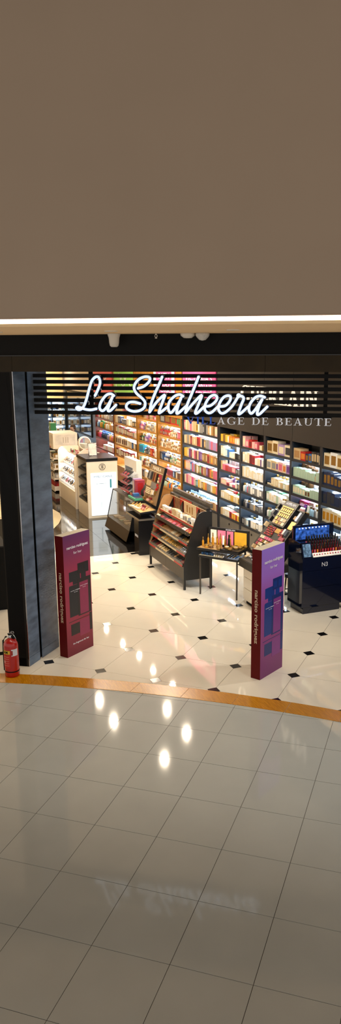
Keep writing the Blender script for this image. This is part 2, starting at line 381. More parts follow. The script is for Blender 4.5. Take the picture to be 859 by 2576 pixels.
m.tube([(P[0], P[1], 4.012), (P[0], P[1], 4.0)], .006); m.tube([tuple(P + FA * (.014 * math.cos(k)) + np.array([0, 0, 3.985 - P[2] + .014 * math.sin(k)])) for k in np.linspace(0, 6.28, 13)[:-1]], .004, closed=True); m.tube([tuple(np.array([P[0], P[1], 3.962]) + FA * k) for k in (-.012, .012)], .004); m.tube([(P[0], P[1], 3.973), (P[0], P[1], 3.962)], .004)
top(m, 'hanging_hook', M_plast, 'tiny white hook hanging from the soffit', 'hook')

# recessed spots in the soffit over the threshold
for i, a in enumerate((.3, 1.5, 2.7, 3.9, 5.1, 6.3)):
    P = P1 - FN * .95 + FA * a
    t = thing('soffit_spot', '%s recessed spot in the soffit, counting from the pillar' % ORD[i + 1], 'light', (P[0], P[1], 4.012), FROT, group='recessed spots in the soffit')
    MB().lathe([(.045, 0), (.065, 0), (.065, -.006), (.045, -.006)], seg=16).build('trim_ring', M_white, t, world=False)
    MB().lathe([(.044, .002), (.044, .0)], seg=16).build('lens', mat('soffit_lens', 'FFF2DA', .4, emit=.8, vary=0), t, world=False)
    ld = bpy.data.lights.new('soffit_lamp', 'SPOT'); ld.energy = SOFFIT_W; ld.color = (1, .92, .80) if i < 3 else (.92, .97, 1.0); ld.spot_size = math.radians(80); ld.spot_blend = .8; ld.shadow_soft_size = .04
    lo = bpy.data.objects.new('soffit_lamp', ld); COL.objects.link(lo); lo.parent = t; lo.location = (0, 0, -.02)

# --- black horizontal slats of the entrance grille
off = .40; PS = P1 + rv * off
GR = thing('slat_grille', 'black horizontal slat grille hung across the top of the entrance', 'grille', tuple(PS + np.array([0, 0, 3.1])), FROT)
aend = 5.7
for k in range(7):
    z1 = 3.577 - k * .0716; MB().box(.02, aend, -.02, .02, z1 - .0435 - 3.1, z1 - 3.1).build('slat', M_black, GR, world=False)
for px in (228, 820):
    a = float((onPl(px, 1000, PS, FN) - PS) @ FA); MB().box(a - .022, a + .022, .02, .05, 0, .507).build('upright', M_black, GR, world=False)
MB().box(aend - .05, aend, -.02, .02, 0, .5).build('upright', M_black, GR, world=False)

# --- script sign
def cat_rom(pts, n=6):
    pts = [np.array(p, float) for p in pts]; P = [2 * pts[0] - pts[1]] + pts + [2 * pts[-1] - pts[-2]]; out = []
    for i in range(1, len(P) - 2):
        for k in range(n):
            t = k / n; a, b, c, d = P[i - 1:i + 3]
            out.append(.5 * (2 * b + (c - a) * t + (2 * a - 5 * b + 4 * c - d) * t * t + (-a + 3 * b - 3 * c + d) * t ** 3))
    return out + [pts[-1]]
Z = lambda x0, L: [(x0 + a * .1746, 935 + b * .1746) for a, b in L]
LET = [('L', [Z(180, [(340, 345), (385, 250), (412, 160), (395, 85), (350, 75), (295, 130), (255, 250), (215, 400), (178, 495), (135, 543), (90, 545), (72, 525), (92, 507), (140, 522), (200, 542), (280, 550), (358, 535)])]),
       ('a', [Z(180, [(612, 345), (560, 318), (495, 345), (430, 430), (405, 510), (425, 555), (462, 558), (515, 500), (585, 380)]), Z(180, [(590, 365), (550, 470), (525, 555), (562, 560), (642, 480)])]),
       ('S', [Z(305, [(245, 240), (320, 215), (390, 160), (418, 105), (392, 76), (330, 76), (250, 115), (195, 190), (190, 255), (230, 320), (310, 390), (347, 450), (330, 520), (260, 563), (170, 570), (92, 540), (75, 490), (110, 447), (180, 437), (275, 460)])]),
       ('h', [Z(305, [(592, 75), (545, 190), (490, 310), (440, 440), (410, 582)]), Z(305, [(412, 580), (520, 430), (628, 335), (600, 430), (548, 575), (565, 588), (680, 500)])]),
       ('a', [Z(430, [(178, 355), (130, 330), (62, 350), (-10, 420), (-36, 500), (-22, 575), (10, 588), (60, 530), (145, 395)]), Z(430, [(150, 375), (110, 480), (85, 588), (115, 592), (235, 485)])]),
       ('h', [Z(430, [(402, 75), (345, 215), (290, 350), (240, 470), (213, 590)]), Z(430, [(215, 588), (330, 450), (447, 338), (405, 460), (355, 585), (385, 595), (480, 505)])]),
       ('e', [Z(430, [(485, 500), (570, 490), (650, 425), (668, 365), (625, 337), (560, 370), (505, 455), (490, 540), (530, 590), (590, 585), (685, 500)])]),
       ('e', [Z(550, [(5, 503), (100, 490), (165, 420), (175, 362), (135, 345), (70, 375), (15, 460), (3, 545), (42, 598), (105, 582), (200, 495), (292, 350)])]),
       ('r', [Z(550, [(293, 345), (345, 358), (365, 392), (330, 480), (290, 600), (322, 600), (430, 505)])]),
       ('a', [Z(550, [(668, 370), (605, 350), (530, 375), (460, 460), (440, 545), (472, 602), (530, 550), (625, 410)]), Z(550, [(632, 400), (590, 490), (560, 605), (598, 608), (705, 505)])])]
PSg = PS - FN * .13
SG = thing('script_sign', 'large glowing white script sign reading La Shaheera', 'sign', tuple(PSg + FA * 1.6 + np.array([0, 0, 3.1])), FROT)
M_neon = mat('lit_acrylic', 'EAF6FF', .3, emit=.78, ecol='D4EAFF', vary=0)
def ribbon(m, pts, hw, d0, d1):
    """pts: 3D points on the sign plane; a band of half-width hw extruded from d0 to d1 along FN"""
    n = len(pts); L = []; R = []
    for i in range(n):
        t = pts[min(i + 1, n - 1)] - pts[max(i - 1, 0)]; t /= np.linalg.norm(t) + 1e-9; nn = np.cross(t, FN); nn /= np.linalg.norm(nn) + 1e-9
        L.append(pts[i] + nn * hw); R.append(pts[i] - nn * hw)
    for i in range(n - 1):
        m.prism([L[i] + FN * d0, L[i + 1] + FN * d0, R[i + 1] + FN * d0, R[i] + FN * d0], FN * (d1 - d0))
    for e in (0, n - 1):
        cpts = [pts[e] + FN * d0 + hw * (math.cos(a) * FA + math.sin(a) * np.array([0, 0, 1])) for a in np.linspace(0, 2 * math.pi, 13)[:-1]]
        m.prism(cpts, FN * (d1 - d0))
for ch, strokes in LET:
    mf, mr = MB(), MB()
    for k, s in enumerate(strokes):
        if ch == 'L': pass
        p3 = [onPl(a, b, PSg, FN) for a, b in cat_rom(s)]
        ribbon(mr, p3, .0205, .004 + k * .0007, .075 - k * .001); ribbon(mf, p3, .0145, -.002 - k * .0007, .006 + k * .0005)
        if ch == 'r' and k == 0:
            q = p3[0]; mf.prism([q + FN * -.003 + .026 * (math.cos(a) * FA + math.sin(a) * np.array([0, 0, 1])) for a in np.linspace(0, 6.283, 15)[:-1]], FN * .01)
    lt = mr.build('letter', mat('navy_chrome', '3c4c70', .15, .9, vary=.05), SG, label='letter %s of the script sign' % ch); mf.build('lit_face', M_neon, lt)
for px, py in ((240, 1000), (262, 1015), (285, 975 + 30), (350, 990), (405, 1000), (440, 1020), (480, 1000), (515, 1020), (560, 1020), (610, 1015), (650, 1010)):
    q = onPl(px, py, PSg + FN * .1, FN); MB().tube([tuple(q - FN * .03), tuple(q + FN * .008)], .008).build('standoff', M_steel, SG)
# --- serif lettering built from strokes (unit cap height)
def serif(ch):
    P = []; B = lambda x0, x1, y0, y1: P.append([(x0, y0), (x1, y0), (x1, y1), (x0, y1)])
    def arc(cx, cy, rx, ry, a0, a1, thick, thin, n=14):
        for i in range(n):
            q = []
            for a in (a0 + (a1 - a0) * i / n, a0 + (a1 - a0) * (i + 1) / n):
                w = thin + (thick - thin) * abs(math.cos(a)); q.append(((cx + rx * math.cos(a), cy + ry * math.sin(a)), (cx + (rx - w) * math.cos(a), cy + (ry - max(thin, w * .4)) * math.sin(a))))
            P.append([q[0][0], q[1][0], q[1][1], q[0][1]])
    pi = math.pi; S, T = .17, .05
    if ch == 'I': B(.1, .27, 0, 1); B(0, .37, 0, T); B(0, .37, 1 - T, 1); w = .37
    elif ch == 'V': P += [[(.08, 1), (.27, 1), (.53, .12), (.46, 0)], [(.46, 0), (.53, 0), (.82, 1), (.75, 1)]]; B(0, .36, 1 - T, 1); B(.64, .94, 1 - T, 1); w = .94
    elif ch == 'L': B(.1, .27, 0, 1); B(0, .38, 1 - T, 1); B(0, .68, 0, T); P.append([(.62, 0), (.68, 0), (.7, .27), (.66, .27)]); w = .7
    elif ch == 'A': P += [[(.1, 0), (.17, 0), (.47, .92), (.44, 1)], [(.4, 1), (.5, 1), (.84, 0), (.65, 0)]]; B(.22, .66, .3, .36); B(0, .28, 0, T); B(.56, .94, 0, T); w = .94
    elif ch == 'G': arc(.5, .5, .5, .52, .7, 2 * pi - .75, S, T, 20); B(.72, .88, .05, .42); B(.62, .97, .42 - T, .42); P.append([(.82, .7), (.87, .7), (.88, 1), (.84, 1)]); w = .97
    elif ch == 'C': arc(.5, .5, .5, .52, .7, 2 * pi - .7, S, T, 20); P.append([(.82, .68), (.87, .68), (.88, 1), (.84, 1)]); w = .9
    elif ch == 'O': arc(.5, .5, .5, .52, 0, 2 * pi, S, T, 24); w = 1.
    elif ch == 'E': B(.1, .27, 0, 1); B(0, .7, 0, T); B(0, .68, 1 - T, 1); B(.27, .52, .49, .54); P += [[(.64, 0), (.7, 0), (.74, .27), (.7, .27)], [(.62, 1), (.68, 1), (.68, .76), (.65, .76)], [(.49, .38), (.53, .38), (.53, .65), (.49, .65)]]; w = .74
    elif ch == 'D': B(.1, .27, 0, 1); B(0, .4, 0, T); B(0, .4, 1 - T, 1); arc(.36, .5, .52, .5, -pi / 2, pi / 2, S, T, 14); w = .88
    elif ch == 'B': B(.1, .27, 0, 1); B(0, .4, 0, T); B(0, .4, 1 - T, 1); arc(.36, .76, .3, .24, -pi / 2, pi / 2, S, T, 10); arc(.36, .27, .38, .27, -pi / 2, pi / 2, S, T, 10); B(.27, .4, .5, .54); w = .76
    elif ch == 'R': B(.1, .27, 0, 1); B(0, .37, 0, T); B(0, .4, 1 - T, 1); arc(.36, .74, .32, .26, -pi / 2, pi / 2, S, T, 10); P.append([(.34, .49), (.52, .49), (.86, 0), (.66, 0)]); B(.62, .92, 0, T); w = .9
    elif ch == 'U': B(.1, .27, .3, 1); B(.74, .8, .3, 1); arc(.45, .34, .35, .34, pi, 2 * pi, .12, T, 14); B(0, .37, 1 - T, 1); B(.62, .92, 1 - T, 1); w = .92
    elif ch == 'T': B(.34, .51, 0, 1); B(.22, .63, 0, T); B(.02, .83, 1 - T, 1); P += [[(0, .74), (.04, .74), (.07, 1), (.02, 1)], [(.81, .74), (.85, .74), (.83, 1), (.78, 1)]]; w = .85
    elif ch == 'N': B(.1, .16, 0, 1); B(.78, .84, 0, 1); P.append([(.1, 1), (.3, 1), (.84, 0), (.72, 0)]); B(0, .27, 0, T); B(.66, .94, 1 - T, 1); B(0, .2, 1 - T, 1); w = .94
    elif ch == 'S': arc(.32, .74, .3, .26, .6, 1.5 * pi, .13, T, 12); arc(.32, .27, .32, .27, -pi / 2 - 1.9, pi / 2, .14, T, 12); w = .66
    else: w = .45
    return P, w
def serif_text(s, h, O, ax, out, depth, gap, name, mtl, par, width=None, first=None):
    ax = np.array(ax, float); out = np.array(out, float); up = np.array([0, 0, 1.]); x = 0.; items = []
    for ch in s:
        P, w = serif(ch); items.append((ch, P, x)); x += w + gap
    k = 1. if not width else width / ((x - gap) * h)
    for n_, (ch, P, x) in enumerate(items):
        if not P: continue
        m = MB()
        for i, poly in enumerate(P): m.prism([np.array(O, float) + ax * ((px_ + x) * h * k) + up * (py_ * h) for px_, py_ in poly], out * (depth * (1 + .004 * i)))
        m.build(name, first[1] if first and n_ < first[0] else mtl, par, label='letter %s' % ch)
PSv = PS - FN * .06
q0 = onPl(469, 1065, PSv, FN); q1 = onPl(834, 1073, PSv, FN)
VB = thing('letter_sign', 'chrome serif letters reading Village de Beaute under the slats', 'sign', tuple((q0 + q1) / 2), FROT)
serif_text('VILLAGE DE BEAUTE', .083, (q0[0], q0[1], (q0[2] + q1[2]) / 2), FA, FN, .03, .2, 'letter', M_chrome, VB, width=float(np.linalg.norm(q1 - q0)), first=(4, mat('blue_reflection_chrome', '2a5fd0', .25, .5, vary=.05)))  # first four letters have a blue reflection put into their colour
m = MB(); a0 = (q0 + q1) / 2; zz = a0[2] + .088
m.box(-.05, .05, 0, .01, 0, .01)
m = MB(); m.prism([tuple(np.array([q0[0], q0[1], zz]) + FN * .05 - np.array([0, 0, .012])), tuple(np.array([q1[0], q1[1], zz]) + FN * .05 - np.array([0, 0, .012])), tuple(np.array([q1[0], q1[1], zz]) + FN * .05), tuple(np.array([q0[0], q0[1], zz]) + FN * .05)], FN * .02); m.build('mounting_rail', M_black, VB)

# --- downlights in the shop ceiling, two of them added
M_lamp = mat('downlight_lens', 'FFF2DA', .4, emit=30, ecol='FFE9C4', vary=0)
dl = [(-4.27, -2.49), (-3.16, -2.46), (-8.72, -1.12), (-7.44, -1.0), (-6.46, -.84), (-5.4, -.81), (-4.36, -.67), (-3.25, -1.2), (-2.05, -1.2), (-1.26, -1.97), (-11, -2.2), (-14, -2.0), (-7.5, -4.6), (-3.6, -5.0), (-11.5, -5.0), (-17.4, -.9), (-17.2, -2.4)]  # last two are added, unseen lamps that brighten the far wall
for i, (x, y) in enumerate(sorted(dl)):
    t = thing('downlight', '%s recessed round downlight in the shop ceiling, counting from the far end' % ORD[i + 1], 'light', (x, y, 3.9), group='downlights in the shop ceiling, two of them added')
    MB().lathe([(.055, 0), (.075, 0), (.08, -.008), (.06, -.012), (.055, -.002)], seg=16).build('trim_ring', M_white, t, world=False)
    MB().lathe([(.052, -.003), (.05, -.006)], seg=16).build('lens', M_lamp, t, world=False)
    ld = bpy.data.lights.new('downlight_lamp', 'AREA'); ld.shape = 'DISK'; ld.size = .1; ld.energy = DOWN_W * (3.5 if x < -17 else 1); ld.color = (1, .85, .64); ld.spread = math.radians(168)
    lo = bpy.data.objects.new('downlight_lamp', ld); COL.objects.link(lo); lo.parent = t; lo.location = (0, 0, -.02)

# --- unseen track spotlights, added behind the header to brighten the shop
tk_ = thing('added_light_track', 'unseen black track with spotlights, added to brighten the shop', 'added light track', tuple(P1 + FN * 1.0 + FA * 2.6 + np.array([0, 0, 3.86])), FROT)
MB().box(-2.4, 2.9, -.02, .02, 0, .03).build('added_rail', M_black, tk_, world=False)
for i, (a, tgt) in enumerate(((-1.9, (-1.6, -2.6, .3)), (-.7, (-2.2, -1.2, .8)), (.5, (-.6, -.4, 1.6)), (1.5, (.4, -.9, 1.3)), (2.4, (1.2, -1.0, .5)), (.1, (.3, -3.3, 0)), (1.95, (1.6, -2.6, 0)))):
    P = P1 + FN * 1.0 + FA * (2.6 + a) + np.array([0, 0, 3.76]); d = np.array(tgt) - P; d /= np.linalg.norm(d)
    m = MB(); m.tube([tuple(P - d * .09), tuple(P - d * .08), tuple(P + d * .06)], [.03, .045, .048], 14); hd_ = m.build('added_spot_head', M_black, tk_)
    MB().tube([tuple(P), (P[0], P[1], 3.87)], .008).build('added_stem', M_black, hd_)
    MB().tube([tuple(P + d * .058), tuple(P + d * .062)], .04, 14).build('lens', M_lamp, hd_)
    ld = bpy.data.lights.new('track_fill_lamp', 'SPOT'); ld.energy = TRACK_FILL_W; ld.color = (1, .96, .90); ld.spot_size = math.radians(85); ld.spot_blend = .7; ld.shadow_soft_size = .05
    lo = bpy.data.objects.new('track_fill_lamp', ld); COL.objects.link(lo); lo.location = tuple(P + d * .075); lo.rotation_euler = Vector(d).to_track_quat('-Z', 'Y').to_euler()

# ================================================================== PRODUCTS (shared meshes, one object each)
PAL = {'cream': 'E6D6B2', 'white': 'F1EEE6', 'beige': 'CDB083', 'pale pink': 'E6B3AC', 'pink': 'D4657F', 'hot pink': 'E2468C', 'red': 'B3211F', 'dark red': '741018',
       'orange': 'D87A2A', 'yellow': 'E3B53A', 'gold': 'B08A48', 'tan': 'B08350', 'brown': '6B4423', 'purple': '6E3D88', 'lilac': 'A98BB8', 'navy': '1D2B4A', 'blue': '3D70AC',
       'pale blue': 'A5CCE4', 'teal': '249CA8', 'mint': 'B3C9AE', 'green': '3C9054', 'grey': '8C8B88', 'charcoal': '34353A', 'black': '131314', 'silver': 'BDBEC2', 'amber': 'C98A1C', 'rose': 'A83A4A'}
def pm(c, gloss=.35):
    return mat('product_' + c.replace(' ', '_'), PAL[c], .25 if c in ('gold', 'silver') else gloss, metal=.7 if c in ('gold', 'silver') else 0., vary=.10, scale=25)
PR = {}
def proto(k):
    if k in PR: return PR[k]
    m = MB()
    if k == 'carton': m.box(-.5, .5, -.5, .5, 0, 1); m.box(-.36, .36, -.512, -.5, .18, .8, 1); m.box(.5, .508, -.3, .3, .3, .75, 1)
    elif k == 'flat_box': m.box(-.5, .5, -.5, .5, 0, .96); m.box(-.42, .42, -.42, .42, .96, 1, 1); m.box(-.4, .4, -.51, -.5, .2, .7, 1)
    elif k == 'bottle': m.lathe([(.40, 0), (.46, .03), (.46, .60), (.40, .68), (.18, .73), (.18, .76)], seg=10); m.lathe([(.26, .75), (.26, .97), (.2, 1)], seg=10, m=1)
    elif k == 'flask': m.box(-.48, .48, -.35, .35, 0, .62); m.box(-.3, .3, -.37, -.35, .14, .45, 1); m.lathe([(.13, .62), (.13, .68)], seg=8); m.lathe([(.24, .68), (.24, .97), (.18, 1)], seg=10, m=1)
    elif k == 'jar': m.lathe([(.44, 0), (.5, .08), (.5, .52), (.44, .56)], seg=12); m.lathe([(.52, .56), (.52, .95), (.46, 1)], seg=12, m=1)
    elif k == 'tube':
        m.lathe([(.36, 0), (.36, .2), (.3, .22)], seg=10, m=1); b = [[(.32 * math.cos(a), .32 * math.sin(a), .22) for a in np.linspace(0, 6.283, 11)[:-1]], [(.46 * math.cos(a), .05 * math.sin(a), 1) for a in np.linspace(0, 6.283, 11)[:-1]]]
        for i in range(10): m.face([b[0][i], b[0][(i + 1) % 10], b[1][(i + 1) % 10], b[1][i]], 0, True)
        m.face(b[1], 0)
    elif k == 'pump': m.lathe([(.42, 0), (.46, .03), (.46, .58), (.36, .66), (.16, .68)], seg=10); m.lathe([(.18, .68), (.18, .76), (.07, .77), (.07, .9)], seg=8, m=1); m.box(-.16, .16, -.42, .12, .9, .99, 1)
    elif k == 'lipstick': m.lathe([(.45, 0), (.45, .42)], seg=10, m=1); m.lathe([(.36, .42), (.36, .55)], seg=10, m=0); m.lathe([(.45, .45), (.45, .97), (.38, 1)], seg=10, m=1) if False else m.lathe([(.28, .55), (.28, .86), (.1, 1)], seg=10, m=0)
    elif k == 'gloss': m.lathe([(.42, 0), (.42, .5)], seg=8, m=0); m.lathe([(.40, .5), (.40, .97), (.3, 1)], seg=8, m=1)
    elif k == 'compact': m.lathe([(.46, 0), (.5, .1), (.5, .5), (.46, .6)], seg=14, m=1); m.lathe([(.40, .6), (.40, .75)], seg=14, m=0)
    elif k == 'palette': m.box(-.5, .5, -.5, .5, 0, .6, 1); [m.box(-.42 + i * .29, -.17 + i * .29, -.36 + j * .4, -.04 + j * .4, .6, .8, 0) for i in range(3) for j in range(2)]
    elif k == 'phial': m.lathe([(.40, 0), (.46, .04), (.46, .55), (.2, .66), (.16, .7)], seg=10); m.lathe([(.2, .7), (.2, .86)], seg=8, m=1); m.lathe([(.12, .86), (.22, .93), (.1, 1)], seg=8, m=1)
    elif k == 'brush': m.lathe([(.25, 0), (.4, .1), (.4, .55), (.3, .6)], seg=8, m=1); m.lathe([(.34, .6), (.5, .8), (.3, 1)], seg=8, m=0)
    elif k == 'tester': m.box(-.5, .5, -.5, .5, 0, .45, 1); m.lathe([(.38, .45), (.38, .8)], seg=12, m=0)
    PR[k] = m.mesh(k, [M_white, M_white]); return PR[k]
NOUN = {'carton': 'carton', 'flat_box': 'flat box', 'bottle': 'bottle', 'flask': 'perfume bottle', 'jar': 'jar', 'tube': 'tube', 'pump': 'pump bottle', 'lipstick': 'lipstick', 'gloss': 'lip gloss', 'compact': 'compact', 'palette': 'palette', 'phial': 'glass phial', 'brush': 'brush', 'tester': 'tester pot'}
CATG = {'flat_box': 'box', 'flask': 'perfume', 'phial': 'bottle', 'pump': 'bottle', 'gloss': 'lip gloss', 'tester': 'tester'}
NAME = {'flask': 'perfume_bottle', 'carton': 'product_carton', 'flat_box': 'product_box', 'bottle': 'product_bottle', 'pump': 'pump_bottle', 'jar': 'cream_jar', 'tube': 'cream_tube', 'compact': 'powder_compact', 'palette': 'makeup_palette', 'phial': 'glass_phial', 'gloss': 'lip_gloss', 'tester': 'tester_pot', 'brush': 'makeup_brush'}
CAP = {'gold': 'white', 'white': 'gold', 'cream': 'tan', 'beige': 'brown', 'pink': 'white', 'red': 'gold', 'navy': 'gold', 'black': 'gold', 'charcoal': 'grey', 'mint': 'brown', 'pale blue': 'white', 'blue': 'white', 'purple': 'lilac', 'teal': 'white', 'grey': 'white', 'tan': 'cream', 'pale pink': 'red', 'yellow': 'red', 'orange': 'yellow', 'amber': 'gold'}
CARTON = ['product_carton', 'carton']
SOFT = {'cream': 'white', 'white': 'cream', 'beige': 'cream', 'red': 'dark red', 'dark red': 'rose', 'pink': 'pale pink', 'pale pink': 'cream', 'gold': 'beige', 'yellow': 'gold', 'orange': 'yellow', 'purple': 'lilac', 'lilac': 'white', 'navy': 'blue', 'blue': 'pale blue', 'pale blue': 'white', 'grey': 'silver', 'charcoal': 'grey', 'black': 'charcoal', 'tan': 'beige', 'rose': 'pink', 'hot pink': 'pink', 'mint': 'white', 'green': 'mint', 'silver': 'white', 'teal': 'blue'}
def put(kind, col, col2, sx, sy, sz, loc, label, group, rx=0., rz=0.):
    o = bpy.data.objects.new(CARTON[0] if kind == 'carton' else NAME.get(kind, kind), proto(kind)); COL.objects.link(o)
    o.location = loc; o.scale = (sx, sy, sz); o.rotation_euler = (rx, 0, rz)
    for i, c in enumerate((col, col2)):
        s = o.material_slots[i]; s.link = 'OBJECT'; s.material = pm(c)
    return tag(o, label, CARTON[1] if kind == 'carton' else CATG.get(kind, NOUN[kind].split()[-1]), group)
def row(spec, x0, x1, y, z, where, group, depth=.1, gap=.004, rx=0., zup=None, cap=None):
    """spec: list of (kind, n, height, [colours], relative width[, second colour]); laid left to right between x0 and x1"""
    tot = sum(s[1] * s[4] for s in spec); k = (x1 - x0) / tot; x = x0; i = 0
    for s in spec:
        kind, n, h, cols, w = s[:5]; c2 = s[5] if len(s) > 5 else None
        for j in range(n):
            i += 1; ww = w * k; xc = x + ww / 2; x += ww
            if kind == 'gap': i -= 1; continue
            c = cols[j % len(cols)] if len(cols) < 4 else random.choice(cols); cc = c2 or (random.choice([c, SOFT.get(c, c)]) if kind in ('carton', 'flat_box') else random.choice(['white', 'silver', 'gold', CAP.get(c, 'white')]) if kind == 'flask' else CAP.get(c, 'white'))
            hh = h * random.uniform(.93, 1.05); dd = min(depth, ww * 1.6 if kind not in ('carton', 'flat_box', 'palette') else depth)
            wx = ww - gap
            if kind in ('bottle', 'jar', 'pump', 'gloss', 'lipstick', 'phial', 'compact'): dd = wx = min(wx, depth)
            put(kind, c, cc, wx, dd, hh, (xc, y + random.uniform(0, .004) + dd / 2, z), '%s %s, %s from left%s' % (c, NOUN[kind], ORD[i], where), group, rx)

# ------------------------------------------------------------------ wall shelf bays
M_char = mat('charcoal_laminate', '2b2c30', .4, vary=.05); M_ink = mat('ink_blue_laminate', '16222e', .35, vary=.05)
M_lit = mat('white_back_panel', 'F4F6F7', .5, vary=.01); M_basep = mat('taupe_base_panel', '6b655b', .5, vary=.03)
M_led = mat('led_or_fill_strip', 'EAF4FF', .4, emit=LED_E, ecol='D6EBFF', vary=0); M_ledw = mat('led_strip_warm', 'FFF4E4', .4, emit=LED_E, ecol='E8F1FF', vary=0)
ZU = [2.07, 1.77, 1.475, 1.175, .872, .512]; Z5 = [2.135, 1.822, 1.512, 1.205, .885, .515]; ZW = [2.175, 1.862, 1.545, 1.215, .872, .55]
def bay(label, x0, x1, zs, ztop, body, side, post, base, led, topdark, knob=True):
    t = thing('shelf_bay', label, 'shelf', ((x0 + x1) / 2, .2, 0)); D = .40
    MB().box(x0, x1, D - .012, D, zs[-1], ztop).build('back_panel', M_lit, t)
    if topdark: MB().box(x0, x1, D - .02, D - .013, zs[0] + .02, ztop).build('upper_back', M_basep, t)
    for a, b in ((x0 - .02, x0), (x1, x1 + .02)): MB().box(a, b, .012, D, 0, ztop).build('side_panel', side, t)
    for a, b in ((x0 - .036, x0 + .0), (x1 - .0, x1 + .036)): MB().box(a, b, -.012, .012, 0 if knob else .0, ztop).build('post', post, t)
    for i, z in enumerate(zs):
        s = MB().box(x0, x1, 0, D - .014, z - .04, z).build('shelf', body, t)
        MB().box(x0, x1, -.006, 0, z - .04, z + .006).build('shelf_edge', body if base is not M_basep else M_char, s)
        if i < len(zs) - 1 or False: MB().box(x0 + .02, x1 - .02, .20, .225, z - .047, z - .04).build('led_or_fill_strip', led, s)
    if not topdark: MB().box(x0 + .02, x1 - .02, .20, .225, ztop - .008, ztop - .001).build('led_or_fill_strip', led, t)
    MB().box(x0, x1, .0, .02, .08, zs[-1] - .045).build('base_door', base, t)
    MB().box(x0, x1, .03, .05, 0, .08).build('kick_board', M_black, t)
    if knob: MB().lathe([(.022, 0), (.024, .006), (.01, .008)], ((x0 + x1) / 2, 0, zs[-1] - .13), 12, axis='y').build('finger_hole', M_black, t)
    return t
BN = {'U0': 'rightmost grey bay', 'U1': 'second grey bay from right', 'U2': 'third grey bay from right', 'U3': 'fourth grey bay from right', 'U4': 'fifth grey bay from right', 'U5': 'wide black bay', 'W1': 'oak bay nearest black bay', 'W2': 'middle oak bay', 'W3': 'widest oak bay', 'W4': 'dark red bay'}
BX = {'U0': (1.03, 2.0), 'U1': (.035, .955), 'U2': (-.965, -.035), 'U3': (-2.015, -1.035), 'U4': (-3.09, -2.085), 'U5': (-5.25, -3.2), 'W1': (-7.04, -5.42), 'W2': (-8.8, -7.2), 'W3': (-11.2, -8.95), 'W4': (-13.55, -11.35)}
for k in BX:
    x0, x1 = BX[k]
    if k == 'U5': bay('wide black bay packed with slim perfume cartons', x0, x1, Z5, 2.44, M_char, M_ink, M_char, M_basep, M_led, True, False)
    elif k[0] == 'U': bay({'U0': 'rightmost grey shelf bay with dark blue and ivory boxes', 'U1': 'grey shelf bay with mint green boxes, second from right', 'U2': 'grey shelf bay with floral gift boxes, third from right', 'U3': 'grey shelf bay with rows of cream cartons, fourth from right', 'U4': 'grey shelf bay next to the wide black bay'}[k], x0, x1, ZU, 2.37, M_char, M_ink, M_char, M_basep, M_led, True)
    else:
        pw = M_red if k == 'W4' else M_oakv; bw = M_red if k == 'W4' else M_oak
        bay({'W1': 'oak shelf bay beside the wide black bay', 'W2': 'second oak shelf bay left of the black bay', 'W3': 'third oak shelf bay left of the black bay, widest', 'W4': 'dark red wooden shelf bay at the far left end'}[k], x0, x1, ZW, 2.37, bw, pw, pw, bw, M_ledw, False, False)
SH = ['top', 'second', 'third', 'fourth', 'fifth', 'lowest']
def shelf(k, i, spec, y=.015, back=None, depth=.12, frac=(0, 1)):
    x0, x1 = BX[k]; zs = ZU if k in ('U0', 'U1', 'U2', 'U3', 'U4') else Z5 if k == 'U5' else ZW
    w = x1 - x0 - .02; a, b = x0 + .01 + frac[0] * w, x0 + .01 + frac[1] * w
    CARTON[:] = ['perfume_carton', 'perfume carton'] if k == 'U5' else ['skincare_carton', 'skincare carton'] if k[0] == 'U' else ['gift_carton', 'gift carton']
    grp = 'goods on the %s shelf of the %s' % (SH[i], BN[k])
    if spec: row(spec, a, b, y, zs[i] + .001, ', %s shelf, %s' % (SH[i], BN[k]), grp, depth)
    if back: row(back, a, b, y + depth + .025, zs[i] + .001, ' behind, %s shelf, %s' % (SH[i], BN[k]), grp, depth * .9)
C, F, B, J, T, P_ = 'carton', 'flask', 'bottle', 'jar', 'tube', 'pump'
# wide black bay: slim cartons, one beside the next
shelf('U5', 0, [(C, 8, .22, ['pale pink', 'cream', 'gold', 'pink', 'beige'], 1), (C, 3, .22, ['yellow', 'cream', 'grey'], 1), (C, 4, .2, ['charcoal', 'grey', 'beige', 'cream'], 1), (C, 6, .2, ['gold', 'pale pink', 'cream', 'tan'], 1)])
shelf('U5', 1, [(C, 4, .2, ['grey', 'silver', 'beige', 'cream'], 1), (C, 7, .2, ['pink', 'red', 'dark red', 'rose', 'beige'], 1), (C, 4, .19, ['gold', 'beige', 'grey', 'navy'], 1), (C, 5, .19, ['red', 'lilac', 'purple', 'tan', 'pink'], 1)], back=[(B, 16, .17, ['pale blue', 'white', 'cream', 'lilac'], 1)])
shelf('U5', 2, [(C, 4, .2, ['yellow', 'purple', 'lilac', 'beige'], 1), (C, 5, .2, ['beige', 'pink', 'dark red', 'white'], 1), (C, 5, .2, ['rose', 'purple', 'gold', 'pink'], 1), (C, 6, .19, ['orange', 'red', 'tan', 'gold', 'grey'], 1)], back=[(B, 16, .17, ['white', 'pale pink', 'pale blue', 'cream'], 1)])
shelf('U5', 3, [(C, 4, .21, ['charcoal', 'pale pink', 'beige', 'orange'], 1), (C, 3, .2, ['blue', 'pink', 'lilac'], 1), (C, 4, .19, ['cream', 'beige', 'green', 'gold'], 1), (C, 5, .2, ['tan', 'red', 'purple', 'dark red'], 1), (C, 5, .18, ['yellow', 'pink', 'orange', 'rose'], 1)])
shelf('U5', 4, [(C, 6, .2, ['pale pink', 'pink', 'cream', 'hot pink'], 1.1), (C, 2, .16, ['green', 'blue'], .7), (C, 4, .18, ['yellow', 'cream', 'gold'], 1), (C, 7, .17, ['pink', 'yellow', 'orange', 'grey', 'cream'], 1)], back=[(C, 14, .19, ['hot pink', 'white', 'white', 'cream', 'pale pink'], 1)])
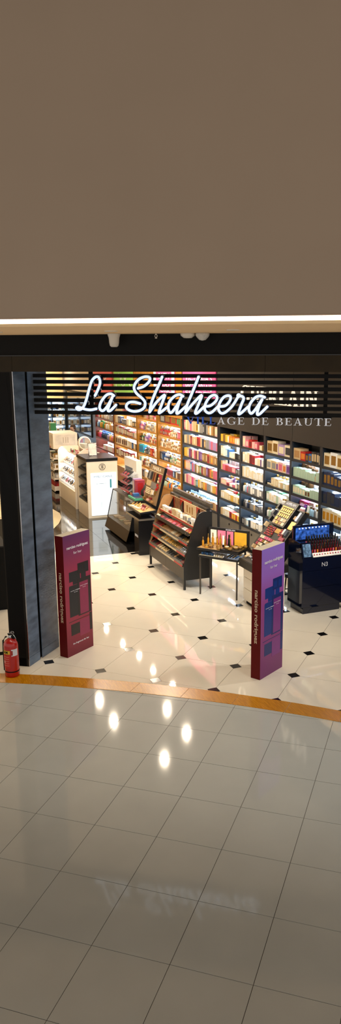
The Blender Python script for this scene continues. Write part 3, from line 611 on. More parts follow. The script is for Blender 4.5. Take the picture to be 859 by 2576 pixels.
shelf('U5', 5, [(B, 9, .15, ['white', 'beige', 'cream', 'white', 'dark red'], 1), (B, 6, .14, ['pale blue', 'white', 'navy', 'white'], 1), (C, 5, .16, ['beige', 'dark red', 'pink', 'tan'], 1)], back=[(B, 20, .17, ['white', 'white', 'pale blue', 'silver'], 1, 'pale blue')], depth=.09)
# fifth grey bay
shelf('U4', 0, [(C, 3, .15, ['yellow', 'gold'], 1.2), (C, 5, .13, ['pale pink', 'yellow', 'orange', 'cream'], .7), (C, 3, .12, ['pale pink', 'cream'], 1)], back=[(C, 3, .16, ['gold', 'cream', 'yellow'], 1), ('gap', 3, .1, [], 1)])
shelf('U4', 1, [(C, 2, .2, ['cream', 'white'], 1), (C, 2, .16, ['pale blue', 'blue'], .8), (C, 6, .12, ['cream', 'black', 'charcoal', 'beige', 'white'], .75)], back=[(C, 4, .21, ['white', 'cream', 'pale blue'], 1), ('gap', 4, .1, [], 1)])
shelf('U4', 2, [(C, 1, .18, ['beige'], .8), (C, 2, .12, ['pink', 'red'], 1.2), (C, 2, .12, ['rose', 'pink'], 1.6), (C, 2, .1, ['charcoal', 'grey'], 1)], back=[('tube', 5, .22, ['white'], 1, 'green'), ('gap', 3, .1, [], 1)])
shelf('U4', 3, [(C, 1, .12, ['pale pink'], 2.2), (C, 3, .06, ['red', 'white', 'rose'], 1), (C, 3, .1, ['cream', 'charcoal', 'beige'], .6)], back=[(B, 6, .16, ['charcoal', 'purple', 'white', 'navy'], 1), ('gap', 5, .1, [], 1)])
shelf('U4', 4, [(C, 4, .16, ['orange', 'cream', 'beige', 'tan'], .8), (C, 5, .13, ['beige', 'tan', 'yellow', 'cream'], .9)], back=[(C, 3, .17, ['orange', 'beige', 'red'], 1), (B, 4, .19, ['green', 'white', 'mint', 'white'], .9)])
shelf('U4', 5, [(C, 4, .15, ['cream', 'beige', 'white', 'grey'], .9), (C, 2, .13, ['red', 'orange'], .9), (C, 4, .12, ['yellow', 'red', 'orange', 'gold'], .6)], back=[(C, 3, .16, ['white', 'cream', 'white'], 1), (C, 3, .2, ['pale blue', 'blue', 'white'], 1), ('gap', 2, .1, [], 1)])
# fourth grey bay
shelf('U3', 0, [(C, 1, .2, ['pale pink'], 1.2), (C, 2, .15, ['pink', 'red'], 1.3), (C, 2, .13, ['pale pink', 'pink'], 1.1), (C, 1, .14, ['rose'], .8), (C, 2, .09, ['cream', 'gold'], 1)], back=[(C, 1, .2, ['pale pink'], 1.2), ('gap', 6, .1, [], 1)])
shelf('U3', 1, [(C, 3, .2, ['cream', 'white', 'cream'], .8), (C, 2, .17, ['dark red', 'red'], .9), (C, 2, .13, ['white', 'cream'], .9), (C, 1, .13, ['purple'], .4), (C, 1, .13, ['white'], 1)], back=[(C, 4, .21, ['white', 'cream', 'white'], 1), (C, 2, .18, ['red', 'dark red'], 1), ('gap', 3, .1, [], 1)])
shelf('U3', 2, [(C, 5, .2, ['cream', 'white', 'cream'], .8), (C, 7, .16, ['white', 'cream', 'cream'], .8), (C, 2, .17, ['white', 'silver'], .6)], back=[(C, 5, .2, ['white', 'cream'], 1), (C, 5, .15, ['white'], 1), ('gap', 2, .1, [], 1)])
shelf('U3', 3, [(B, 3, .18, ['white', 'pale blue', 'pink'], .7), (C, 7, .14, ['grey', 'white', 'silver'], .8)], back=[(B, 4, .19, ['white', 'pale blue'], .8), (C, 5, .15, ['white', 'silver'], 1)])
shelf('U3', 4, [(B, 4, .15, ['charcoal', 'silver', 'navy'], .9), (C, 6, .12, ['charcoal', 'silver', 'grey', 'black', 'beige'], .7), (B, 2, .13, ['silver', 'white'], .8)], back=[(B, 5, .16, ['charcoal', 'silver', 'navy'], 1), (B, 4, .13, ['silver', 'white'], 1)])
shelf('U3', 5, [(C, 4, .13, ['charcoal', 'grey', 'silver', 'pale blue'], .8), (C, 5, .14, ['white', 'cream', 'silver'], .9)], back=[(B, 4, .15, ['charcoal', 'navy', 'grey'], .9), (C, 4, .13, ['white', 'silver'], 1)])
# third grey bay
shelf('U2', 0, [(C, 2, .23, ['beige', 'cream'], 1.3, 'gold'), (C, 1, .2, ['lilac'], 1.5, 'cream'), (C, 1, .2, ['cream'], 1.4, 'charcoal')], back=[(C, 1, .22, ['gold'], 1.3), (C, 1, .2, ['purple'], 1.2), (C, 1, .16, ['navy'], 1.3)], depth=.16)
shelf('U2', 1, [(C, 2, .17, ['cream', 'beige'], 1.3, 'grey'), (C, 1, .16, ['cream'], .6, 'purple'), (C, 1, .17, ['pale pink'], 1.2, 'pink'), (C, 1, .16, ['cream'], .9, 'orange'), (C, 1, .17, ['lilac'], 1.2, 'purple')], back=[('gap', 2, .1, [], 1), (C, 2, .2, ['pale blue', 'white'], 1.2, 'blue')], depth=.16)
shelf('U2', 2, [(J, 2, .08, ['cream'], .9, 'navy'), (C, 3, .15, ['beige', 'cream', 'beige'], .9), (C, 5, .11, ['cream', 'beige', 'mint'], .9)], back=[(B, 4, .17, ['white', 'navy', 'purple', 'white'], .9), (C, 3, .12, ['mint', 'white', 'cream'], 1)])
shelf('U2', 3, [(C, 2, .17, ['mint', 'white'], 1), (C, 4, .15, ['white', 'cream', 'mint'], .8), (B, 4, .13, ['orange', 'white', 'amber', 'white'], .8)], back=[(C, 3, .18, ['mint', 'white', 'green'], 1), (C, 5, .16, ['white', 'cream'], .9)])
shelf('U2', 4, [(B, 4, .17, ['pale blue', 'white', 'mint', 'silver'], .8), (C, 4, .15, ['white', 'mint', 'pale blue'], .8), ('gap', 3, .1, [], 1)], back=[(B, 4, .18, ['white', 'pale blue', 'mint'], .9), ('gap', 4, .1, [], 1)])
# second grey bay
shelf('U1', 0, [(C, 1, .2, ['beige'], 2.2, 'tan'), (C, 1, .15, ['red'], 1.6, 'orange'), (C, 2, .14, ['navy', 'blue'], .9, 'gold'), (C, 3, .19, ['charcoal', 'black', 'charcoal'], .75, 'beige'), (C, 1, .15, ['cream'], .5)], depth=.16)
shelf('U1', 1, [(C, 5, .16, ['mint', 'mint', 'mint'], 1.0, 'mint'), (C, 4, .13, ['mint'], .85, 'mint'), (B, 1, .12, ['beige'], .6), (C, 2, .16, ['mint'], .9, 'mint')], back=[(J, 2, .21, ['mint'], .9, 'brown'), (J, 1, .19, ['blue'], .9, 'brown'), (J, 2, .17, ['mint'], .6, 'brown'), ('gap', 3, .1, [], 1)])
shelf('U1', 2, [(C, 3, .15, ['mint'], 1, 'cream'), (C, 2, .12, ['mint'], 1.1, 'cream'), (C, 2, .11, ['mint'], 1, 'brown'), (C, 4, .15, ['mint'], 1, 'mint')], back=[(J, 3, .2, ['white'], .9, 'brown'), ('gap', 2, .1, [], 1), (J, 1, .19, ['pale blue'], .8, 'brown'), ('gap', 1, .1, [], 1), (J, 1, .19, ['pale blue'], .8, 'brown')])
shelf('U1', 3, [(C, 3, .07, ['pink', 'white', 'pale pink'], 1.4), (T, 3, .15, ['navy', 'white', 'mint'], .7), (B, 2, .16, ['pale blue'], .8, 'brown'), (B, 3, .16, ['silver', 'white', 'pale blue'], .75)], back=[(C, 3, .17, ['pink', 'hot pink', 'pale pink'], 1.5), (B, 5, .17, ['white', 'mint', 'pale blue'], .8)])
shelf('U1', 4, [('gap', 3, .1, [], 1), (C, 3, .1, ['navy', 'charcoal', 'black'], 1.2), ('gap', 2, .1, [], 1)], back=[('gap', 3, .1, [], 1), (B, 4, .12, ['navy', 'charcoal'], .8), ('gap', 2, .1, [], 1)])
# rightmost grey bay
shelf('U0', 0, [(C, 5, .23, ['cream', 'white'], 1.2, 'gold')], depth=.16)
shelf('U0', 1, [(C, 3, .21, ['navy'], .8, 'gold'), (C, 2, .17, ['navy'], .75, 'gold'), (C, 4, .1, ['navy', 'blue'], .8, 'gold')], depth=.15)
shelf('U0', 2, [(C, 3, .2, ['navy', 'charcoal'], .8, 'charcoal'), (C, 3, .16, ['navy', 'charcoal'], .85, 'navy'), (B, 2, .15, ['white', 'cream'], .7)], depth=.15)
shelf('U0', 3, [(C, 4, .2, ['cream'], .95, 'amber'), (C, 3, .18, ['cream'], .8, 'amber'), (C, 2, .15, ['cream'], .8, 'gold')], depth=.16)
shelf('U0', 4, [(C, 3, .14, ['white', 'pale blue', 'silver'], 1), (B, 4, .15, ['white', 'silver', 'pale blue', 'white'], .8)])
# oak bays
shelf('W1', 0, [('gap', 1, .1, [], .3), (C, 1, .23, ['charcoal'], 1.6, 'grey'), (C, 2, .24, ['dark red', 'red'], 1.9, 'gold'), (C, 2, .22, ['red', 'green'], .7, 'green')], depth=.18)
shelf('W1', 1, [(F, 7, .2, ['red', 'rose', 'dark red', 'red', 'pink'], 1), (F, 5, .18, ['tan', 'charcoal', 'beige', 'cream'], 1), (C, 3, .17, ['pink', 'rose', 'pink'], .9)], back=[(F, 14, .2, ['red', 'white', 'cream', 'pale pink'], 1)])
shelf('W1', 2, [(F, 8, .2, ['cream', 'beige', 'tan', 'white'], 1), (F, 6, .18, ['beige', 'cream', 'tan', 'gold'], 1)], back=[(F, 12, .2, ['white', 'cream', 'beige', 'white'], 1)])
shelf('W1', 3, [(C, 3, .2, ['black', 'charcoal', 'navy'], .9), (F, 4, .19, ['navy', 'charcoal', 'blue', 'grey'], 1), (F, 4, .18, ['beige', 'green', 'cream', 'mint'], 1), (F, 4, .17, ['cream', 'white', 'grey', 'silver'], 1)], back=[(F, 12, .2, ['white', 'pale blue', 'silver', 'cream'], 1)])
shelf('W1', 4, [(C, 4, .12, ['pale blue', 'white'], 1), (C, 4, .17, ['pink', 'rose'], .9, 'dark red'), (C, 2, .17, ['blue', 'charcoal'], .8), (C, 4, .16, ['beige', 'brown', 'tan', 'pale pink'], .8)], back=[(F, 10, .2, ['white', 'hot pink', 'white', 'pale blue'], 1)])
shelf('W1', 5, [(B, 13, .17, ['white', 'blue', 'pale blue', 'orange', 'mint', 'white'], 1)], back=[(B, 12, .24, ['white', 'blue', 'mint', 'white', 'pale blue'], 1)])
shelf('W2', 0, [('gap', 3, .1, [], 1), (F, 9, .18, ['rose', 'dark red', 'beige', 'charcoal', 'pink'], 1)])
shelf('W2', 1, [(F, 4, .19, ['purple', 'pink', 'lilac', 'rose'], 1), (F, 8, .18, ['tan', 'cream', 'beige', 'gold', 'grey'], 1), (C, 2, .18, ['cream', 'orange'], .9)], back=[(F, 12, .2, ['white', 'cream', 'beige', 'white'], 1)])
shelf('W2', 2, [(F, 4, .2, ['green', 'black', 'white', 'green'], 1), (F, 4, .2, ['purple', 'pink', 'lilac', 'blue'], 1), (F, 6, .18, ['brown', 'red', 'beige', 'tan'], 1)], back=[(F, 12, .2, ['navy', 'white', 'purple', 'pale blue'], 1)])
shelf('W2', 3, [(C, 4, .21, ['teal'], .8, 'blue'), (F, 1, .14, ['gold'], 1), (F, 4, .2, ['navy', 'charcoal', 'black', 'grey'], 1), (C, 2, .2, ['red'], .8, 'orange'), (F, 2, .2, ['dark red', 'rose'], .9), (C, 2, .19, ['white', 'cream'], 1)], back=[(F, 11, .19, ['white', 'teal', 'white', 'silver'], 1)])
shelf('W2', 4, [(C, 3, .2, ['mint', 'teal', 'cream'], .6), (F, 2, .19, ['dark red', 'rose'], .9), (F, 3, .2, ['cream', 'white', 'beige'], 1), (F, 6, .19, ['charcoal', 'navy', 'grey', 'black'], 1)], back=[(F, 10, .2, ['yellow', 'white', 'blue', 'navy'], 1)])
shelf('W2', 5, [(C, 3, .19, ['grey', 'brown', 'charcoal'], 1), (C, 4, .18, ['cream', 'gold', 'beige', 'white'], 1), ('gap', 4, .1, [], 1)])
shelf('W3', 0, [(C, 4, .2, ['cream', 'beige'], 1.1), (C, 3, .2, ['rose', 'dark red'], .8), (C, 2, .22, ['tan', 'beige'], 1.2), (C, 3, .18, ['pink', 'purple', 'rose'], .8)])
shelf('W3', 1, [(C, 1, .2, ['cream'], 1.4), (C, 1, .2, ['navy'], 1.3, 'grey'), ('gap', 1, .1, [], .8), (C, 2, .14, ['charcoal', 'black'], 1.2, 'grey'), (C, 1, .18, ['cream'], 1.2), ('gap', 1, .1, [], .8), (C, 1, .18, ['cream'], 1), (C, 2, .15, ['black', 'charcoal'], 1.1, 'beige')])
shelf('W3', 2, [(C, 1, .22, ['dark red'], 1.2, 'cream'), (C, 1, .22, ['mint'], .6), (C, 2, .21, ['red', 'dark red'], 1, 'cream'), (C, 1, .2, ['mint'], .5), (C, 2, .2, ['red', 'brown'], 1.1, 'cream'), (C, 4, .17, ['dark red', 'red'], .8, 'cream'), (C, 3, .16, ['grey', 'pale pink', 'cream'], .8)])
shelf('W3', 3, [(C, 3, .22, ['cream'], 1, 'brown'), ('gap', 1, .1, [], .4), (C, 3, .21, ['cream', 'beige'], 1, 'brown'), (C, 3, .19, ['cream', 'beige'], .8), (C, 3, .18, ['navy', 'beige', 'charcoal'], 1)])
shelf('W3', 4, [(C, 3, .2, ['dark red', 'cream'], 1.2, 'cream'), (C, 3, .2, ['dark red', 'red'], 1.2, 'cream'), ('gap', 3, .1, [], 1)])
shelf('W4', 0, [('gap', 1, .1, [], 3), (C, 5, .18, ['grey', 'beige', 'pink', 'tan'], 1)])
shelf('W4', 1, [(B, 4, .22, ['yellow', 'orange', 'white', 'pink'], 1, 'red'), (B, 4, .22, ['cream', 'white', 'beige', 'white'], 1), (C, 4, .18, ['grey', 'silver', 'navy', 'charcoal'], .9)], back=[(B, 10, .22, ['white', 'green', 'yellow', 'white'], 1)])
shelf('W4', 2, [(B, 2, .22, ['pale blue', 'blue'], 1), (B, 3, .23, ['yellow', 'amber', 'green'], 1, 'green'), (B, 4, .22, ['white', 'cream', 'amber', 'white'], 1), (C, 4, .18, ['yellow', 'orange', 'gold', 'yellow'], .8)], back=[(B, 10, .22, ['white', 'pale blue', 'green', 'white'], 1)])
shelf('W4', 3, [(B, 3, .2, ['red', 'pink', 'hot pink'], .9), (B, 5, .19, ['charcoal', 'navy', 'grey', 'cream'], .9, 'blue'), (B, 5, .2, ['yellow', 'lilac', 'amber', 'beige', 'pink'], .9, 'white')], back=[(B, 10, .2, ['white', 'blue', 'navy', 'white'], 1, 'blue')])
shelf('W4', 4, [('gap', 1, .1, [], 3), (C, 5, .15, ['white', 'pale pink', 'white'], 1)], back=[('gap', 1, .1, [], 3), (C, 5, .17, ['white', 'cream', 'pale pink', 'white'], 1)])

# ------------------------------------------------------------------ brand panels above the bays
def panel(name, label, x0, x1, z0, z1, col, lines, tcol, sub=None):
    t = thing(name, label, 'sign', ((x0 + x1) / 2, -.02, z0)); c = mat('panel_' + col, col, .5, emit=.25, vary=.02)
    MB().box(x0, x1, -.025, -.003, z0, z1).build('board', c, t, bevel=.004)
    for s, sz, zc in lines: text_obj(s, sz, 'lettering', mat('panel_print_' + tcol, tcol, .5, vary=0), frame(((x0 + x1) / 2, -.0265, zc), (1, 0, 0), (0, 0, 1)), t, depth=.001, width=(x1 - x0) * (.82 if len(s) > 4 else .5))
    return t
panel('brand_panel', 'pink panel lettered in white above the black bay', -5.2, -3.27, 2.93, 3.6, 'E0508C', [("VICTORIA'S", .2, 3.33), ("VICTORIA'S", .2, 3.13), ('SECRET', .14, 2.99)], 'FFF2F6')
t = panel('brand_panel', 'pink and white striped panel above an oak bay', -7.3, -5.75, 2.92, 3.6, 'E2528E', [('BATH', .2, 3.33), ('& BODY', .2, 3.14), ('WORKS', .15, 2.99)], 'FFFFFF')
for a, b in ((-7.3, -7.12), (-5.95, -5.75)): MB().box(a, b, -.028, -.0255, 2.92, 3.6).build('white_stripe', mat('panel_white', 'EDEBE8', .5, emit=.15, vary=0), t)
panel('brand_panel', 'lime green panel with white emblem above an oak bay', -11.05, -9.15, 2.76, 3.5, '8AC455', [('W', .3, 3.22), ('( V )', .2, 3.0)], 'F4FAEC')
panel('brand_panel', 'coral red panel at the far end above the last bay', -13.6, -11.35, 2.62, 3.4, 'E05A52', [('V', .34, 3.05)], 'FBEBE8')
GL = thing('letter_sign', 'large steel serif letters reading Guerlain on charcoal fascia', 'sign', (-.65, -.04, 2.95))
q0 = onY(606, 1010, -.05); q1 = onY(796, 1030, -.05)
serif_text('GUERLAIN', .29, (q0[0], -.05, 2.96), (1, 0, 0), (0, 1, 0), .03, .14, 'letter', mat('letter_face_glow', 'E6DCCB', .35, emit=.45, ecol='FFF3DF', vary=.08), GL, width=float(q1[0] - q0[0]))  # weak glow stands in for light falling on the letters
CARTON[:] = ['makeup_carton', 'makeup carton']

# ================================================================== FLOOR STANDEES AND ENTRANCE THINGS
M_wine = mat('wine_red_card', '5c0405', .6, spec=.2, vary=.05); M_card = mat('card_top_cream', 'E9DCC0', .6)
def grad_print(name, stops):
    """printed poster: colours bleed from top to bottom by height"""
    m = mat(name, '7a2a4a', .38, vary=0); nt = m.node_tree; b = nt.nodes['Principled BSDF']; co = nt.nodes.new('ShaderNodeTexCoord'); sp_ = nt.nodes.new('ShaderNodeSeparateXYZ')
    mr = nt.nodes.new('ShaderNodeMapRange'); mr.inputs[1].default_value = 0; mr.inputs[2].default_value = 1.6; r = nt.nodes.new('ShaderNodeValToRGB')
    r.color_ramp.elements[0].position, r.color_ramp.elements[0].color = stops[0][0], lin(stops[0][1]) + (1,)
    r.color_ramp.elements[1].position, r.color_ramp.elements[1].color = stops[-1][0], lin(stops[-1][1]) + (1,)
    for p, c in stops[1:-1]: e = r.color_ramp.elements.new(p); e.color = lin(c) + (1,)
    nt.links.new(co.outputs['Object'], sp_.inputs[0]); nt.links.new(sp_.outputs[2], mr.inputs[0]); nt.links.new(mr.outputs[0], r.inputs[0]); nt.links.new(r.outputs[0], b.inputs['Base Color']); return m
def standee(label, corner, fdir, H, W, D, stops, ink, ink2, inner, txt):
    fd = np.array(fdir, float); fd /= np.linalg.norm(fd); rz = math.atan2(fd[1], fd[0])
    # local: x along the printed front, y from front to back (to the left), front at y=0
    t = thing('perfume_standee', label, 'standee', tuple(corner) + (0,), rz, group='perfume standees at the entrance')
    L = lambda m, n, mt_, **k: m.build(n, mt_, t, world=False, **k)
    L(MB().box(.001, W, .003, D, .0, H - .004), 'core', M_wine)
    L(MB().box(0, W, 0, .003, 0, H), 'printed_front', grad_print('print_' + ink, stops), label='printed front panel with two bottles')
    L(MB().box(-.003, 0, 0, D, 0, H), 'printed_side', M_wine)
    L(MB().box(0, W, .003, D, H - .004, H), 'top_cap', M_card)
    inkm = mat('ink_' + ink, ink, .4, vary=.05); ink2m = mat('ink_' + ink2, ink2, .4, vary=.05); inm = mat('ink_' + inner, inner, .4, vary=.04); wht = mat('print_white', 'EDEBF2', .5, vary=0); gold = mat('print_pale_gold', 'CDB79A', .5, vary=0)
    def flat(n, poly, m, y=-.0012): return L(MB().prism([(x, y, z) for x, z in poly], (0, -y, 0)), n, m)
    R = lambda x0, x1, z0, z1: [(x0, z0), (x1, z0), (x1, z1), (x0, z1)]
    w = W / .5
    # back bottle
    flat('back_bottle_cap', R(.085 * w, .29 * w, .985, 1.115), inkm); flat('back_bottle_neck', R(.15 * w, .235 * w, .94, .985), inkm, -.0014)
    flat('back_bottle_body', [(.075 * w, .52), (.31 * w, .52), (.31 * w, .935), (.085 * w, .935), (.075 * w, .92)], inkm)
    flat('back_bottle_reflection', R(.085 * w, .31 * w, .27, .42), ink2m)
    flat('bottle_shelf_line', R(.05 * w, .45 * w, .455, .462), ink2m)
    # front bottle
    flat('front_bottle_cap', R(.25 * w, .455 * w, 1.06, 1.20), ink2m, -.0022); flat('front_bottle_cap_window', R(.27 * w, .335 * w, 1.085, 1.165), inkm, -.0027); flat('front_bottle_cap_window', R(.375 * w, .44 * w, 1.085, 1.165), inkm, -.0027)
    flat('front_bottle_neck', R(.31 * w, .40 * w, .99, 1.06), inkm, -.0022)
    flat('front_bottle_glass', R(.235 * w, .485 * w, .50, .995), ink2m, -.002); flat('front_bottle_label', R(.27 * w, .435 * w, .515, .945), inm, -.0026)
    flat('front_bottle_reflection', R(.25 * w, .44 * w, .22, .44), inm, -.0016); flat('front_bottle_reflection', R(.445 * w, .49 * w, .25, .49), ink2m, -.0016)
    Wt = wm(t)
    def tx(s, sz, x, z, m, wd, n='lettering', off=.0):
        text_obj(s, sz, n, m, Wt @ frame((x, -.003, z), (1, 0, 0), (0, 0, 1)), t, depth=.0008, off=off, width=wd)
    tx('narciso rodriguez', .052, W * .52, H - .165, wht, W * .80, off=.0012); tx('for her', .05, W * .52, H - .245, wht, W * .31)
    tx('narciso rodriguez', .016, .19 * w, .865, wht, .2 * w * .9); tx('for her', .014, .2 * w, .84, wht, .07)
    tx('narciso rodriguez', .016, .353 * w, .895, wht, .15 * w); tx('for her', .013, .36 * w, .868, wht, .06)
    if txt: tx('the fragrances for her', .034, W * .52, .155, wht, W * .62)
    # spine lettering reads downward: text x axis is -Z, text y axis is toward the front edge... out of the side is -x
    zc = .80 if txt else .785
    for wd_, z_, w_ in (('narciso', zc + .19, .27), ('rodriguez', zc - .155, .36)): text_obj(wd_, .072, 'spine_lettering', gold, Wt @ frame((-.0035, D * .48, z_), (0, 0, -1), (0, -1, 0)), t, depth=.0008, off=.0015, width=w_)
    return t
Lc = np.array(G(-5.01, 7.690)); Ld = Gdir(.09, .5)
standee('wine red perfume standee next to the slate pillar', Lc[:2], Ld[:2], 1.6, .50, .13, [(.0, '70142a'), (.35, '982644'), (.7, '9c3050'), (.85, '86325c'), (1, '6c3468')], '1b1d25', '221a1e', '8e2850', True)
Rc = np.array(G(-2.505, 7.95)); Rd = Gdir(.14, .5)
standee('purple toned perfume standee on the right of the entrance', Rc[:2], Rd[:2], 1.6, .50, .13, [(.0, '7c3070'), (.3, '943a88'), (.6, 'a4509e'), (.8, 'a874da'), (1, 'a280ea')], '123c90', '183078', '8a3a90', False)

# fire extinguisher
M_ext = mat('red_enamel', 'B01008', .25, vary=.04, coat=.4)
E0 = np.array(G(-5.345, 6.975)); zb = .004
t = thing('fire_extinguisher', 'red fire extinguisher with yellow label standing on the threshold', 'fire extinguisher', (E0[0], E0[1], zb), FROT)
L = lambda m, n, mt_, **k: m.build(n, mt_, t, world=False, **k)
L(MB().lathe([(.078, 0), (.086, .006), (.087, .03), (.087, .385), (.08, .425), (.06, .455), (.03, .475), (.02, .48)], seg=28), 'cylinder', M_ext)
L(MB().lathe([(.0885, .066), (.0895, .069), (.0895, .077), (.0885, .08)], seg=28), 'rubber_ring', M_black)
L(MB().lathe([(.02, .478), (.022, .485), (.022, .51), (.015, .52)], seg=14), 'valve', M_steel)
L(MB().prism([(-.012, -.012, .505), (.05, -.012, .47), (.055, -.012, .48), (.0, -.012, .53), (-.03, -.012, .535)], (0, .024, 0)), 'handle', M_black)
L(MB().prism([(-.02, -.01, .535), (.03, -.01, .548), (.03, -.01, .554), (-.02, -.01, .542)], (0, .02, 0)), 'lever', M_steel)
L(MB().tube([(.03, 0, .53), (.05, -.01, .525), (.07, -.015, .5), (.08, -.015, .47)], .004), 'safety_pin', M_steel)
L(MB().tube([(.022 * math.cos(a) + .035, -.012, .555 + .014 * math.sin(a)) for a in np.linspace(0, 6.28, 13)[:-1]], .003, closed=True), 'pin_ring', M_steel)
L(MB().lathe([(.011, 0), (.011, .014)], (-.026, -.012, .495), 12), 'pressure_gauge', M_white)
L(MB().tube([(-.02, .0, .50), (-.06, .0, .49), (-.095, .0, .44), (-.1, .0, .3), (-.1, .0, .12), (-.1, .0, .06)], .010), 'hose', M_black)
def cyl_patch(name, a0, a1, z0, z1, mtl, r=.0882, n=10):
    m = MB(); an = np.linspace(a0, a1, n + 1)
    for i in range(n): m.face([(r * math.cos(an[i]), r * math.sin(an[i]), z0), (r * math.cos(an[i + 1]), r * math.sin(an[i + 1]), z0), (r * math.cos(an[i + 1]), r * math.sin(an[i + 1]), z1), (r * math.cos(an[i]), r * math.sin(an[i]), z1)], 0, True)
    return L(m, name, mtl)
# camera direction seen from the extinguisher, in its own frame
va = math.atan2(CAM[1] - E0[1], CAM[0] - E0[0]) - FROT
cyl_patch('yellow_label', va - 1.65, va - .18, .300, .345, mat('label_yellow', 'E0B62A', .5))
cyl_patch('instruction_label', va - 1.65, va - .18, .12, .295, mat('label_red', 'C2281C', .5), r=.0881)
cyl_patch('white_sticker', va + .0, va + .95, .275, .36, mat('sticker_white', 'D9DCE6', .5)); cyl_patch('sticker_stripe', va + .0, va + .2, .285, .345, mat('sticker_red', '9c2d22', .5), r=.0886)
for k in range(5): cyl_patch('label_line', va - 1.2, va - .35, .265 - k * .028, .268 - k * .028, mat('label_ink', 'E8B9A8', .5), r=.0886, n=6)
cyl_patch('label_square', va - 1.25, va - 1.0, .185, .215, mat('label_ink', 'E8B9A8', .5), r=.0887, n=3)
# FOAM lettering bent around the cylinder
def bent(s, size, z, amid, mtl, width):
    cu = bpy.data.curves.new('lettering', 'FONT'); cu.body = s; cu.size = size; cu.align_x = 'CENTER'; cu.align_y = 'CENTER'; cu.offset = .0012; o = bpy.data.objects.new('tmp', cu); COL.objects.link(o)
    me = bpy.data.meshes.new_from_object(o.evaluated_get(bpy.context.evaluated_depsgraph_get())); bpy.data.objects.remove(o)
    xs_ = [v.co.x for v in me.vertices]; k = width / (max(xs_) - min(xs_))
    for v in me.vertices:
        a = amid + v.co.x * k / .0889; v.co = (.0889 * math.cos(a), .0889 * math.sin(a), z + v.co.y)
    me.materials.clear(); me.materials.append(mtl); r = bpy.data.objects.new('lettering', me); COL.objects.link(r); r.parent = t
bent('FOAM', .045, .322, va - 1.08, M_black, .105)

# ================================================================== MAKE-UP GONDOLA (black, red trimmed)
gx0, gx1 = -1.61, .197
t = thing('makeup_gondola', 'wide black make-up gondola with red price strips and tilted trays', 'display stand', ((gx0 + gx1) / 2, -1.82, 0)); A_ = lambda m, n, mt_, p=None, **k: m.build(n, mt_, p or t, **k)
M_gb = mat('gondola_black', '171513', .4, vary=.08); M_redp = mat('red_strip', 'B81E14', .4, vary=.04); M_oakin = mat('gondola_inner_wood', 'B98A55', .5, vary=.06); M_pale = mat('pale_strip', 'D9C6A2', .45, vary=.06)
prof = [(-2.08, .165), (-2.08, .40), (-1.948, .918), (-1.87, 1.131), (-1.835, 1.22), (-1.80, 1.27), (-1.75, 1.296), (-1.69, 1.30), (-1.57, 1.30), (-1.57, .165)]
for x, w in ((gx0, .03), (gx1 - .03, .03)): A_(MB().prism([(x, y, z) for y, z in prof], (w, 0, 0)), 'side_panel', M_gb)
A_(MB().prism([(gx0 + .03, y, z) for y, z in prof[1:-1]] , (.006, 0, 0)), 'side_lining', M_oakin)
for x in (gx0, gx1 - .035):
    for y in (-2.08, -1.605): A_(MB().box(x, x + .035, y, y + .035, 0, .165), 'leg', M_gb)
M_gfront = mat('gondola_front', '3a3026', .45, vary=.06); gm = (gx0 + gx1) / 2
for a, b in ((gx0 + .03, gm - .003), (gm + .003, gx1 - .03)): A_(MB().box(a, b, -2.075, -2.05, .17, .385), 'base_panel', M_gfront)
A_(MB().box(gx0 + .03, gx1 - .03, -2.05, -1.58, .17, .19), 'base_floor', M_gb); A_(MB().box(gx0 + .03, gx1 - .03, -1.59, -1.57, .17, 1.30), 'back_panel', M_gb)
M_gfill = mat('gondola_fill_strip', 'FFE9C4', .4, emit=4, ecol='FFE2B0', vary=0)  # glow of added strips that brighten the gondola goods
TR = [(-2.095, .415, 'lowest tray'), (-2.05, .585, 'middle tray'), (-2.01, .76, 'upper tray')]; tl = .42
xa, xb = gx0 + .04, gx1 - .035
for y, z, nm in TR:
    tr_ = A_(MB().prism([(xa, y, z - .01), (xa, y + .24, z + .24 * math.tan(tl) - .01), (xa, y + .24, z + .24 * math.tan(tl)), (xa, y, z)], (xb - xa, 0, 0)), 'tray', M_gb)
    for f0, f1, mm in ((0, .22, M_redp), (.22, .78, M_pale), (.78, 1, M_redp)): A_(MB().box(xa + (xb - xa) * f0 + .002, xa + (xb - xa) * f1 - .002, y - .006, y, z - .022, z + .006), 'price_strip', mm, tr_)
    A_(MB().box(xa, xb, y + .13, y + .14, z + .13 * math.tan(tl) - .026, z + .13 * math.tan(tl) - .018), 'led_or_fill_strip', M_gfill, tr_)  # unseen strip, added to light the tray below
    A_(MB().box(xa, xb, y - .002, y + .003, z + .006, z + .05), 'glass_lip', mat('clear_lip', 'AFA79A', .08, alpha=.25, vary=0), tr_)
